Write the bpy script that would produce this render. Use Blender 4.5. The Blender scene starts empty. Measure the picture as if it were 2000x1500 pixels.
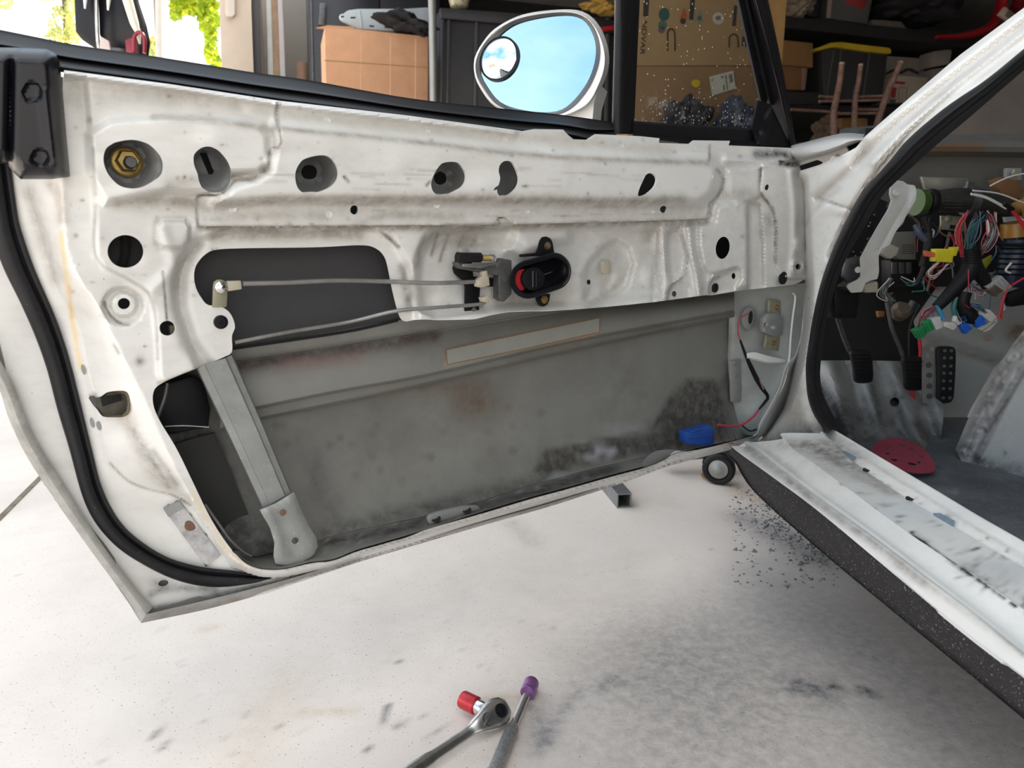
import bpy, bmesh, math, random
import numpy as np
from mathutils import Vector, Matrix
from mathutils.geometry import delaunay_2d_cdt
random.seed(7); rng = np.random.default_rng(7)
S = bpy.context.scene
SKYOFF = (5.14, 2.77, 2.516)
COL = S.collection
# ------------------------------------------------------------------ camera, world, sun, exposure
FPX = 1387.0; PITCH = math.radians(11.8); EYE = 0.67
cam = bpy.data.cameras.new('camera'); cam.sensor_width = 36; cam.lens = FPX/2000*36
cam.clip_start = 0.02; cam.clip_end = 500
cam.dof.use_dof = True; cam.dof.focus_distance = 1.1; cam.dof.aperture_fstop = 8.0
co = bpy.data.objects.new('camera', cam); COL.objects.link(co)
co.location = (0, 0, EYE); co.rotation_euler = (math.pi/2-PITCH, 0, 0)
S.camera = co
S.view_settings.view_transform = 'Standard'; S.view_settings.look = 'None'
S.view_settings.gamma = 1; S.view_settings.use_curve_mapping = False
S.view_settings.exposure = 0.42
S.cycles.max_bounces = 10; S.cycles.diffuse_bounces = 5; S.cycles.transparent_max_bounces = 12
S.cycles.use_denoising = True
W = bpy.data.worlds.new('sky'); S.world = W; W.use_nodes = True
nt = W.node_tree; nt.nodes.clear()
def N(t, typ, **k):
    n = t.nodes.new(typ)
    for a, b in k.items():
        if a.startswith('i_'):
            key = a[2:]; n.inputs[int(key) if key.isdigit() else key].default_value = b
        else: setattr(n, a, b)
    return n
def ramp(t, stops, fac=None):
    r = t.nodes.new('ShaderNodeValToRGB'); e = r.color_ramp.elements
    e[0].position, e[0].color = stops[0]; e[1].position, e[1].color = stops[-1]
    for p, c in stops[1:-1]:
        x = e.new(p); x.color = c
    if fac is not None: t.links.new(fac, r.inputs[0])
    return r
def g(v, a=1): return (v, v, v, a)
tc = N(nt, 'ShaderNodeTexCoord'); sx = N(nt, 'ShaderNodeSeparateXYZ')
nt.links.new(tc.outputs['Generated'], sx.inputs[0])
sky = ramp(nt, [(0.0, (1.40, 1.28, 1.12, 1)), (.16, (1.15, 1.13, 1.08, 1)), (.42, (.17, .44, .74, 1)), (1, (.14, .34, .58, 1))], sx.outputs[2])
mpg = N(nt, 'ShaderNodeMapping'); mpg.inputs['Scale'].default_value = (1, 1, 2.4); mpg.inputs['Location'].default_value = SKYOFF
nt.links.new(tc.outputs['Generated'], mpg.inputs[0])
cn = N(nt, 'ShaderNodeTexNoise'); cn.inputs['Scale'].default_value = .95; cn.inputs['Detail'].default_value = 6; cn.inputs['Roughness'].default_value = .55
nt.links.new(mpg.outputs[0], cn.inputs['Vector'])
cr = ramp(nt, [(.30, g(.0)), (.46, g(.30)), (.60, g(.9))], cn.outputs['Fac'])
mx = N(nt, 'ShaderNodeMix', data_type='RGBA'); nt.links.new(cr.outputs[0], mx.inputs[0]); nt.links.new(sky.outputs[0], mx.inputs[6])
mx.inputs[7].default_value = (1.88, 1.80, 1.66, 1)
bg = N(nt, 'ShaderNodeBackground'); bg.inputs[1].default_value = 1.28
wo = N(nt, 'ShaderNodeOutputWorld')
nt.links.new(mx.outputs[2], bg.inputs[0]); nt.links.new(bg.outputs[0], wo.inputs[0])
sun = bpy.data.lights.new('sun', 'SUN'); sun.energy = 9.0; sun.angle = math.radians(1.2); sun.color = (1, .93, .82)
so = bpy.data.objects.new('sun', sun); COL.objects.link(so)
so.rotation_euler = Vector((-.45, -.80, -1.0)).to_track_quat('-Z', 'Y').to_euler()   # from behind the garage roof
# ------------------------------------------------------------------ picture rays and planes of the place
cp, sp = math.cos(PITCH), math.sin(PITCH)
def rays(P):
    P = np.atleast_2d(np.asarray(P, float)); u = (P[:, 0]-1000)/FPX; v = (750-P[:, 1])/FPX
    return np.stack([u, cp+v*sp, -sp+v*cp], 1)
class Plane:                      # a plane standing in the garage; h lifts a point off it towards its normal
    def __init__(s, p0, n):
        s.n = np.array(n, float)/np.linalg.norm(n); s.d = float(np.dot(s.n, np.array(p0, float)-np.array([0, 0, EYE])))
    def __call__(s, P, h=0.0):
        r = rays(P); t = (s.d+h)/(r@s.n)
        return r*t[:, None]+np.array([0, 0, EYE])
def V3(a): return Vector([float(x) for x in a])
NRM = np.array([.590, -.807, 0.0]); DIR = np.array([.807, .590, 0.0])
DOOR = Plane((-.416, .72, .5), NRM)
AC = math.radians(-3.4); FORE = np.array([math.sin(AC), math.cos(AC), 0]); LAT = np.array([math.cos(AC), -math.sin(AC), 0])
HP = np.array([.525, 1.408, .5])
def lat(w=0.0): return Plane(HP+LAT*w, -LAT)       # car side planes, h outboard
def lon(l=0.0): return Plane(HP+FORE*l, -FORE)     # cross planes, h rearwards
def hor(z): return Plane((0, 0, z), (0, 0, 1))
GM = np.array([-.302, .953, 0]); GG = np.array([.953, .302, 0])
def gar(d): return Plane(GM*d, -GM)                # planes parallel to the garage's far wall
# ------------------------------------------------------------------ curves, polygons
def res(pts, step, closed=False, smooth=True):
    P = np.asarray(pts, float)
    if smooth and len(P) > 2:
        Q = np.vstack([P[-1:], P, P[:2]]) if closed else np.vstack([2*P[:1]-P[1:2], P, 2*P[-1:]-P[-2:-1]])
        out = []
        for i in range(1, len(Q)-2):
            p0, p1, p2, p3 = Q[i-1:i+3]; d = np.linalg.norm(p2-p1)
            n = max(2, int(d/step*2)+1); t = np.linspace(0, 1, n, endpoint=False)[:, None]
            out.append(.5*((2*p1)+(-p0+p2)*t+(2*p0-5*p1+4*p2-p3)*t*t+(-p0+3*p1-3*p2+p3)*t**3))
        P = np.vstack(out+([] if closed else [Q[-2:-1]]))
    if closed: P = np.vstack([P, P[:1]])
    L = np.r_[0, np.cumsum(np.linalg.norm(np.diff(P, axis=0), axis=1))]
    n = max(3, int(round(L[-1]/step)))
    t = np.linspace(0, L[-1], n+1)
    R = np.stack([np.interp(t, L, P[:, k]) for k in range(P.shape[1])], 1)
    return R[:-1] if closed else R
def resn(pts, n, smooth=True):
    P = np.asarray(pts, float)
    if smooth and len(P) > 2: P = res(P, max(np.linalg.norm(np.diff(P, axis=0), axis=1).sum()/400, 1e-9))
    L = np.r_[0, np.cumsum(np.linalg.norm(np.diff(P, axis=0), axis=1))]
    t = np.linspace(0, L[-1], n)
    return np.stack([np.interp(t, L, P[:, k]) for k in range(P.shape[1])], 1)
def keep(pts, step):               # straight-edged: keeps corners
    P = np.asarray(pts, float); out = []
    for i in range(len(P)):
        a, b = P[i], P[(i+1) % len(P)]; n = max(1, int(round(np.linalg.norm(b-a)/step)))
        out.append(a+(b-a)*np.linspace(0, 1, n, endpoint=False)[:, None])
    return np.vstack(out)
def inside(P, poly):
    c = np.zeros(len(P), bool); j = len(poly)-1
    for i in range(len(poly)):
        xi, yi = poly[i]; xj, yj = poly[j]
        if yi != yj:
            m = ((yi > P[:, 1]) != (yj > P[:, 1])) & (P[:, 0] < (xj-xi)*(P[:, 1]-yi)/(yj-yi)+xi); c ^= m
        j = i
    return c
def dist(P, line, closed=False):
    line = np.asarray(line, float); d = np.full(len(P), 1e9)
    n = len(line) if closed else len(line)-1
    for i in range(n):
        a, b = line[i], line[(i+1) % len(line)]; ab = b-a
        t = np.clip(((P-a)@ab)/max(ab@ab, 1e-12), 0, 1)
        d = np.minimum(d, np.linalg.norm(P-a-t[:, None]*ab, axis=1))
    return d
def sdf(P, poly): return np.where(inside(P, poly), -1, 1)*dist(P, poly, True)
def sst(x): x = np.clip(x, 0, 1); return x*x*(3-2*x)
def ell(cx, cy, rx, ry, rot=0, n=20):
    a = np.linspace(0, 2*math.pi, n, endpoint=False); c, s = math.cos(rot), math.sin(rot)
    x, y = rx*np.cos(a), ry*np.sin(a)
    return np.stack([cx+x*c-y*s, cy+x*s+y*c], 1)
# ------------------------------------------------------------------ mesh objects
ORG = {}; MARKED = []
def setp(o, label=None, cat=None, group=None, kind=None):
    if label: o['label'] = label
    if cat: o['category'] = cat
    if group: o['group'] = group
    if kind: o['kind'] = kind
    return o
def empty(name, loc, label=None, cat=None, group=None, parent=None):
    o = bpy.data.objects.new(name, None); COL.objects.link(o); loc = Vector(loc); ORG[o.name] = loc
    if parent: o.parent = parent; o.location = loc-ORG[parent.name]
    else: o.location = loc
    o.empty_display_size = .05
    return setp(o, label, cat, group)
def mk(name, verts, faces, mat, parent=None, smooth=True, thick=0, split=38, label=None, cat=None, group=None, kind=None, attr=None, bevel=0):
    V = np.asarray(verts, float)
    lo, hi = V.min(0), V.max(0); org = Vector(((lo[0]+hi[0])/2, (lo[1]+hi[1])/2, lo[2]))
    me = bpy.data.meshes.new(name); me.from_pydata([tuple(map(float, v)) for v in (V-np.array(org))], [], [tuple(int(i) for i in f) for f in faces])
    if attr is None and mat in MARKED: attr = np.zeros((len(V), 4))
    if attr is not None:
        a = me.color_attributes.new('mark', 'FLOAT_COLOR', 'POINT'); a.data.foreach_set('color', np.asarray(attr, np.float32).ravel())
    if smooth: me.polygons.foreach_set('use_smooth', [True]*len(me.polygons))
    o = bpy.data.objects.new(name, me); COL.objects.link(o); ORG[o.name] = org
    if isinstance(mat, (list, tuple)):
        for m_ in mat: me.materials.append(m_)
    elif mat: me.materials.append(mat)
    if parent: o.parent = parent; o.location = org-ORG[parent.name]
    else: o.location = org
    if thick:
        m = o.modifiers.new('t', 'SOLIDIFY'); m.thickness = thick; m.offset = -1
    if bevel:
        m = o.modifiers.new('b', 'BEVEL'); m.width = bevel; m.segments = 2; m.limit_method = 'ANGLE'; m.angle_limit = math.radians(40)
    if split:
        m = o.modifiers.new('e', 'EDGE_SPLIT'); m.split_angle = math.radians(split)
    me.update()
    return setp(o, label, cat, group, kind)
class MB:
    def __init__(s): s.v = []; s.f = []
    def add(s, V, F):
        b = len(s.v); s.v += [tuple(map(float, x)) for x in V]; s.f += [tuple(int(i)+b for i in f) for f in F]; return s
    def tube(s, pts, r, seg=8, cap=True, smooth=True, n=None, flat=1.0):
        P = np.asarray(pts, float)
        L = np.linalg.norm(np.diff(P, axis=0), axis=1).sum()
        if smooth and len(P) > 2: P = resn(P, n or max(6, min(60, int(L/.008))))
        m = len(P); rr = np.interp(np.linspace(0, 1, m), np.linspace(0, 1, len(r)), r) if hasattr(r, '__len__') else np.full(m, r)
        T = np.gradient(P, axis=0); T /= np.linalg.norm(T, axis=1)[:, None]+1e-12
        up = np.array([0, 0, 1.0]) if abs(T[0][2]) < .9 else np.array([1.0, 0, 0])
        V = []; a = np.linspace(0, 2*math.pi, seg, endpoint=False)
        A = np.cross(T[0], up); A /= np.linalg.norm(A)
        for i in range(m):
            A = A-T[i]*(A@T[i]); A /= np.linalg.norm(A)+1e-12; B = np.cross(T[i], A)
            for t in a: V.append(P[i]+rr[i]*(math.cos(t)*A+flat*math.sin(t)*B))
        F = [(i*seg+j, i*seg+(j+1) % seg, (i+1)*seg+(j+1) % seg, (i+1)*seg+j) for i in range(m-1) for j in range(seg)]
        if cap: F += [tuple(range(seg))[::-1], tuple((m-1)*seg+j for j in range(seg))]
        return s.add(V, F)
    def lathe(s, c, axis, prof, seg=20, rot=0, hexa=None):   # prof: (r, z) along axis
        c = np.array(c, float); ax = np.array(axis, float); ax /= np.linalg.norm(ax)
        up = np.array([0, 0, 1.0]) if abs(ax[2]) < .9 else np.array([1.0, 0, 0])
        A = np.cross(up, ax); A /= np.linalg.norm(A); B = np.cross(ax, A); V = []
        for r, z in prof:
            for j in range(seg):
                t = 2*math.pi*j/seg+rot; V.append(c+ax*z+r*(math.cos(t)*A+math.sin(t)*B))
        n = len(prof); F = [(i*seg+j, i*seg+(j+1) % seg, (i+1)*seg+(j+1) % seg, (i+1)*seg+j) for i in range(n-1) for j in range(seg)]
        F += [tuple(range(seg))[::-1], tuple((n-1)*seg+j for j in range(seg))]
        return s.add(V, F)
    def box(s, c, size, X=(1, 0, 0), Y=(0, 1, 0)):
        c = np.array(c, float); X = np.array(X, float); X /= np.linalg.norm(X); Y = np.array(Y, float); Y = Y-X*(X@Y); Y /= np.linalg.norm(Y); Z = np.cross(X, Y)
        V = [c+X*size[0]/2*a+Y*size[1]/2*b+Z*size[2]/2*d for a in (-1, 1) for b in (-1, 1) for d in (-1, 1)]
        return s.add(V, [(0, 1, 3, 2), (4, 6, 7, 5), (0, 4, 5, 1), (2, 3, 7, 6), (0, 2, 6, 4), (1, 5, 7, 3)])
    def prism(s, poly, plane, h, depth, taper=1.0):        # outline on a plane, extruded back along the plane's normal
        poly = np.asarray(poly, float)
        if ((poly[:, 0]*np.roll(poly[:, 1], -1)-np.roll(poly[:, 0], -1)*poly[:, 1]).sum()) > 0: poly = poly[::-1]
        A = plane(poly, h); c = A.mean(0); B = (A-c)*taper+c-plane.n*depth; n = len(poly)
        F = [tuple(range(n)), tuple(range(2*n-1, n-1, -1))]+[(i, i+n, (i+1) % n+n, (i+1) % n) for i in range(n)]
        return s.add(np.vstack([A, B]), F)
    def make(s, name, mat, parent=None, **k): return mk(name, s.v, s.f, mat, parent, **k)
def fixn(V, F, n):
    out = []
    for f in F:
        a, b, c = V[f[0]], V[f[1]], V[f[2]]
        out.append(f if np.cross(b-a, c-a)@n > 0 else tuple(f)[::-1])
    return out
def sheet(name, plane, outline, holes, hf, mat, step=8, thick=.0012, parent=None, marks=None, base=(0, 0, 0, 0), extra=(), **k):
    outline = np.asarray(outline, float); rings = [outline]+[np.asarray(h, float) for h in holes]
    lo, hi = outline.min(0), outline.max(0)
    gx, gy = np.meshgrid(np.arange(lo[0], hi[0], step), np.arange(lo[1], hi[1], step*.87)); gx[1::2] += step/2
    G = np.stack([gx.ravel(), gy.ravel()], 1); G = G[inside(G, outline)]
    for h in rings[1:]: G = G[~inside(G, h)]
    d = np.full(len(G), 1e9)
    for h in rings: d = np.minimum(d, dist(G, h, True))
    G = G[d > step*.55]
    P = []; E = []
    for h in rings:
        b = len(P); P += list(map(tuple, h)); E += [(b+i, b+(i+1) % len(h)) for i in range(len(h))]
    P += list(map(tuple, G))
    vo, _, fo, *_r = delaunay_2d_cdt([Vector(p) for p in P], E, [], 0, 1e-4)
    Q = np.array([tuple(v) for v in vo]); F = np.array([tuple(f) for f in fo]); C = Q[F].mean(1)
    m = inside(C, outline)
    for h in rings[1:]: m &= ~inside(C, h)
    F = F[m]; used = np.unique(F); mp = -np.ones(len(Q), int); mp[used] = np.arange(len(used)); Q = Q[used]; F = mp[F]
    H = hf(Q) if callable(hf) else np.full(len(Q), float(hf))
    V = plane(Q, H)
    at = paint(Q, marks, base) if marks is not None else None
    return mk(name, V, fixn(V, F.tolist(), plane.n), mat, parent, thick=thick, attr=at, **k)
def paint(Q, marks, base=(0, 0, 0, 0)):
    C = np.tile(np.array(base, float), (len(Q), 1))
    for mk_ in marks:
        kind, geo, w, rgb, s = mk_
        if kind == 'L': a = s*np.exp(-(dist(Q, res(geo, 12) if len(geo) > 2 else geo)/w)**2)
        elif kind == 'P': a = s*sst(.5-sdf(Q, geo)/w)
        else: a = s*np.exp(-(((Q[:, 0]-geo[0])/geo[2])**2+((Q[:, 1]-geo[1])/geo[3])**2))
        a = a[:, None]; al = C[:, 3:4]
        C[:, :3] = np.where(a+al*(1-a) > 1e-6, (np.array(rgb)*a+C[:, :3]*al*(1-a))/np.maximum(a+al*(1-a), 1e-6), C[:, :3])
        C[:, 3:4] = a+al*(1-a)
    return C
def loft(name, rails, plane, mat, n=40, parent=None, across=1, thick=0, smoothpts=True, close=False, marks=None, **k):
    """rails: (picture points, height or heights, [plane]); the surface runs from rail to rail"""
    R = []; PX = []
    for r in rails:
        pts, h = r[0], r[1]; pl = r[2] if len(r) > 2 else plane
        q = resn(pts, n, smoothpts)
        hh = np.interp(np.linspace(0, 1, n), np.linspace(0, 1, len(h)), h) if hasattr(h, '__len__') else h
        R.append(pl(q, hh)); PX.append(q)
    R = np.array(R); PX = np.array(PX)
    if across > 1:
        m = len(R); out = []; o2 = []
        for i in range(m-1):
            p0, p1, p2, p3 = R[max(i-1, 0)], R[i], R[i+1], R[min(i+2, m-1)]
            for q in range(across):
                t = q/across; out.append(.5*((2*p1)+(-p0+p2)*t+(2*p0-5*p1+4*p2-p3)*t*t+(-p0+3*p1-3*p2+p3)*t**3)); o2.append(PX[i]*(1-t)+PX[i+1]*t)
        R = np.array(out+[R[-1]]); PX = np.array(o2+[PX[-1]])
    m = len(R); V = R.reshape(-1, 3); F = [(i*n+j, i*n+j+1, (i+1)*n+j+1, (i+1)*n+j) for i in range(m-1) for j in range(n-1)]
    if close: F += [((m-1)*n+j, (m-1)*n+j+1, j+1, j) for j in range(n-1)]
    c = V.mean(0); view = np.array([0, 0, EYE])-c
    s0 = sum(np.cross(V[f[1]]-V[f[0]], V[f[2]]-V[f[0]])@view for f in F[:n-1])
    if s0 < 0: F = [f[::-1] for f in F]
    at = paint(PX.reshape(-1, 2), marks) if marks is not None else None
    return mk(name, V, F, mat, parent, thick=thick, attr=at, **k)
# ------------------------------------------------------------------ materials
def mat(name, col, rough=.5, metal=0, coat=0, vary=.12, scale=8, grime=None, gs=3.0, ga=.5, bump=0, bscale=60, marks=False, speck=None, spec=.5, emit=None, streak=None):
    m = bpy.data.materials.new(name); m.use_nodes = True; t = m.node_tree; b = t.nodes['Principled BSDF']
    b.inputs['Roughness'].default_value = rough; b.inputs['Metallic'].default_value = metal; b.inputs['Coat Weight'].default_value = coat
    b.inputs['Specular IOR Level'].default_value = spec
    tc = N(t, 'ShaderNodeTexCoord'); L = t.links.new
    nz = N(t, 'ShaderNodeTexNoise'); nz.inputs['Scale'].default_value = scale; nz.inputs['Detail'].default_value = 6; nz.inputs['Roughness'].default_value = .62
    L(tc.outputs['Object'], nz.inputs['Vector'])
    c0 = tuple(x*(1-vary) for x in col)+(1,); c1 = tuple(min(1, x*(1+vary)) for x in col)+(1,)
    r = ramp(t, [(.3, c0), (.7, c1)], nz.outputs['Fac']); cur = r.outputs[0]
    def mixin(fac, c):
        nonlocal cur
        q = N(t, 'ShaderNodeMix', data_type='RGBA'); L(fac, q.inputs[0]); L(cur, q.inputs[6])
        if hasattr(c, 'is_linked'): L(c, q.inputs[7])
        else: q.inputs[7].default_value = tuple(c)+(1,)
        cur = q.outputs[2]
    if grime:
        n2 = N(t, 'ShaderNodeTexNoise'); n2.inputs['Scale'].default_value = gs; n2.inputs['Detail'].default_value = 9; n2.inputs['Roughness'].default_value = .7
        src = tc.outputs['Object']
        if streak:
            mp = N(t, 'ShaderNodeMapping'); mp.inputs['Scale'].default_value = streak; L(src, mp.inputs[0]); src = mp.outputs[0]
        L(src, n2.inputs['Vector']); rr = ramp(t, [(.46, g(0)), (.75, g(ga))], n2.outputs['Fac']); mixin(rr.outputs[0], grime)
    if speck:
        sc, th, c = speck
        n3 = N(t, 'ShaderNodeTexNoise'); n3.inputs['Scale'].default_value = sc; n3.inputs['Detail'].default_value = 2
        L(tc.outputs['Object'], n3.inputs['Vector']); rr = ramp(t, [(th, g(0)), (th+.05, g(.8))], n3.outputs['Fac']); mixin(rr.outputs[0], c)
    if marks:
        MARKED.append(m)
        at = N(t, 'ShaderNodeAttribute'); at.attribute_name = 'mark'
        n4 = N(t, 'ShaderNodeTexNoise'); n4.inputs['Scale'].default_value = 55; n4.inputs['Detail'].default_value = 6; n4.inputs['Roughness'].default_value = .7
        L(tc.outputs['Object'], n4.inputs['Vector']); rr = ramp(t, [(.30, g(.45)), (.62, g(1.25))], n4.outputs['Fac'])
        mu = N(t, 'ShaderNodeMath', operation='MULTIPLY', use_clamp=True); L(at.outputs['Alpha'], mu.inputs[0]); L(rr.outputs[0], mu.inputs[1])
        mixin(mu.outputs[0], at.outputs['Color'])
    L(cur, b.inputs['Base Color'])
    if bump:
        nb = N(t, 'ShaderNodeTexNoise'); nb.inputs['Scale'].default_value = bscale; nb.inputs['Detail'].default_value = 4; L(tc.outputs['Object'], nb.inputs['Vector'])
        bu = N(t, 'ShaderNodeBump'); bu.inputs['Strength'].default_value = bump; bu.inputs['Distance'].default_value = .002
        L(nb.outputs['Fac'], bu.inputs['Height']); L(bu.outputs[0], b.inputs['Normal'])
    if emit: b.inputs['Emission Color'].default_value = tuple(emit[0])+(1,); b.inputs['Emission Strength'].default_value = emit[1]
    return m
M = {}
M['paint'] = mat('white_paint', (.70, .695, .675), .42, coat=.25, vary=.05, scale=5, grime=(.36, .34, .31), gs=9, ga=.38, speck=(240, .73, (.22, .2, .18)), bump=.04, bscale=180, marks=True, streak=(1, 1, 2.5))
M['shell'] = mat('grey_primer', (.20, .20, .185), .55, vary=.12, scale=7, grime=(.105, .095, .08), gs=5, ga=.7, speck=(260, .74, (.08, .07, .06)), marks=True, bump=.05)
M['galv'] = mat('galvanised', (.29, .30, .295), .5, .35, vary=.16, scale=22, grime=(.16, .16, .16), gs=14, ga=.6, speck=(300, .7, (.6, .6, .6)), bump=.1)
M['cup'] = mat('grey_paint', (.26, .265, .265), .5, vary=.06, grime=(.2, .2, .2), gs=12, ga=.5)
M['black'] = mat('black_plastic', (.006, .006, .008), .5, vary=.3, grime=(.02, .02, .02), gs=20, ga=.4, spec=.25)
M['rubber'] = mat('black_rubber', (.007, .007, .009), .55, vary=.3, grime=(.03, .03, .03), gs=14, ga=.4, spec=.3, speck=(320, .76, (.2, .2, .2)))
M['blackgloss'] = mat('gloss_black', (.005, .005, .008), .33, vary=.3, spec=.35)
M['dark'] = mat('dark_void', (.01, .01, .01), .9)
M['glassdark'] = mat('lowered_glass', (.05, .05, .053), .6, vary=.12, scale=10, speck=(220, .72, (.1, .1, .1)), spec=.3)
M['steel'] = mat('steel', (.45, .45, .45), .35, .9, vary=.15, scale=40, grime=(.15, .14, .13), gs=30, ga=.6)
M['chrome'] = mat('chrome', (.75, .75, .76), .18, 1, vary=.06)
M['darksteel'] = mat('dark_steel', (.10, .10, .105), .45, .6, vary=.3, scale=40)
M['brass'] = mat('yellow_zinc', (.42, .29, .10), .38, .8, vary=.3, scale=60, grime=(.1, .07, .04), gs=60, ga=.8)
M['zinc'] = mat('zinc_olive', (.30, .29, .20), .5, .4, vary=.15, scale=30)
M['cream'] = mat('cream_plastic', (.44, .40, .31), .5, vary=.1, scale=60, grime=(.3, .22, .14), gs=60, ga=.5)
M['red'] = mat('red_plastic', (.45, .015, .02), .4, vary=.2)
M['white'] = mat('white_plastic', (.7, .7, .68), .4, vary=.08)
# ================================================================== THE CAR
CAR = empty('car', (.95, 1.0, 0), 'white two-seater car stripped of its trim, driver door wide open, parked in the garage', 'car')
# ------------------------------------------------------------------ driver door: inner panel
OPEN_UP = [(379,543),(381,523),(388,510),(402,496),(421,488),(470,485),(614,483),(705,479),(734,485),(750,500),(757,520),(765,560),(772,590),(779,614),(785,625),(793,628),(809,625),(830,624),(860,624),(920,624),(945,619),(960,615),(990,609),(1020,607),(1080,606),(1177,599),(1275,590),(1330,583),(1382,576),(1384,577),(1457,566),(1548,556),(1575,548),(1571,600),(1565,657),(1553,695),(1537,712),(1522,758),(1502,796),(1485,826),(1477,849),(1440,860),(1412,868),(1380,876),(1340,882),(1322,880),(1310,888),(1300,898),(1260,914),(1192,932),(1100,958),(1040,974),(940,1004),(840,1032),(800,1048),(760,1060),(700,1077),(651,1096),(605,1101),(560,1112),(525,1114),(490,1107),(461,1083),(435,1050),(407,1004),(375,938),(344,875),(311,820),(299,788),(301,762),(317,748),(350,733),(403,712),(438,697),(453,687),(453,656),(459,640),(455,622),(446,608),(430,598),(414,597),(403,594),(392,580),(383,563)]
OUTER = [(125,137),(330,164),(540,196),(800,226),(1000,253),(1020,256),(1043,252),(1100,253),(1110,264),(1120,272),(1145,273),(1162,262),(1250,266),(1288,270),(1287,279),(1345,281),(1354,274),(1426,275),(1423,284),(1474,286),(1545,289),(1560,318),(1568,345),(1573,400),(1575,447),(1578,500),(1581,548),(1577,600),(1571,650),(1561,700),(1550,755),(1538,788),(1512,828),(1494,852),(1476,855),(1428,878),(1360,896),(1300,912),(1220,942),(1100,981),(940,1027),(800,1067),(700,1098),(595,1133),(525,1158),(420,1186),(350,1200),(276,1217),(268,1205),(245,1166),(175,1072),(120,995),(66,914),(40,860),(21,827),(0,760),(-40,640),(-60,500),(-60,330),(-60,250),(30,250),(118,250),(122,180)]
H = {}
H[1] = [(202,313),(206,292),(216,283),(229,277),(260,273),(289,281),(307,297),(316,311),(318,326),(313,343),(292,358),(275,366),(255,368),(231,361),(210,338)]
H[2] = [(378,313),(379,302),(386,294),(395,288),(408,286),(420,290),(429,296),(442,311),(449,325),(452,340),(447,360),(440,369),(431,375),(420,378),(408,376),(395,367),(388,352),(386,340),(380,325)]
H[3] = [(577,350),(577,338),(581,326),(592,312),(612,305),(630,303),(640,305),(650,312),(660,330),(660,347),(653,358),(645,365),(625,374),(600,378),(588,374),(580,364)]
H[4] = [(842,362),(844,350),(849,338),(860,322),(870,317),(884,316),(893,317),(901,323),(910,340),(908,356),(900,366),(889,372),(870,381),(855,381),(846,374)]
H[5] = [(974,335),(976,323),(984,315),(994,314),(1001,317),(1007,327),(1011,337),(1014,350),(1010,365),(996,379),(984,384),(977,384),(972,378),(971,370),(975,358),(977,347)]
H[6] = [(1246,380),(1250,366),(1257,351),(1262,341),(1270,338),(1278,341),(1283,350),(1279,364),(1268,375),(1258,382),(1250,386)]
SMALL = {'a': ell(692,410,8,9), 'b': ell(979,415,8,12), 'c': ell(1296,409,7,7), 'd': ell(1412,484,14,22,.15), 'e': ell(1317,574,5,5.5), 'f': ell(1433,539,4,6), 'g': ell(1498,366,4,6,.3), 'h': ell(1559,521,5,5.5), 'i': ell(1150,551,4,5), 'j': ell(245,491,35,32,n=32), 'k': ell(242,593,12,11), 'l': ell(327,641,16,14.5), 'm': ell(971,367,8,3,-.6, 10), 'n': ell(319,1139,10,6,-.2)}
R1 = [(112,100),(118,250),(122,320),(125,400),(131,480),(149,533),(192,597),(227,667),(267,747),(292,800),(322,870),(358,945),(392,1010),(425,1060),(462,1096),(500,1112),(525,1117),(560,1115),(605,1105),(651,1099),(700,1081),(800,1052),(940,1008),(1100,962),(1260,918),(1300,902),(1340,887),(1440,864),(1478,853),(1487,830),(1505,798),(1525,760),(1540,714),(1556,697),(1568,657),(1574,600),(1578,548),(1576,447),(1570,345)]
R2 = [(20,100),(30,250),(45,350),(80,460),(110,560),(146,620),(160,660),(171,720),(184,773),(200,849),(215,900),(249,935),(289,952),(338,964),(375,987),(415,1038),(448,1105),(520,1132),(600,1120),(700,1092),(800,1063),(940,1020),(1100,974),(1220,938),(1300,908),(1476,858),(1500,850),(1530,800),(1552,760),(1566,700),(1578,620),(1586,548),(1584,400)]
PA = np.array(R1+[(1570,100)], float)
PZ = np.array([(1590,100),(1600,548),(1585,700)]+[(1520,860),(1480,900),(1400,950)]+[(600,1300),(100,1300),(-200,900),(-200,100)]+R2, float)
def rr(x0, y0, x1, y1, r=8): return [(x0+r,y0),(x1-r,y0),(x1,y0+r),(x1,y1-r),(x1-r,y1),(x0+r,y1),(x0,y1-r),(x0,y0+r)]
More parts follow.
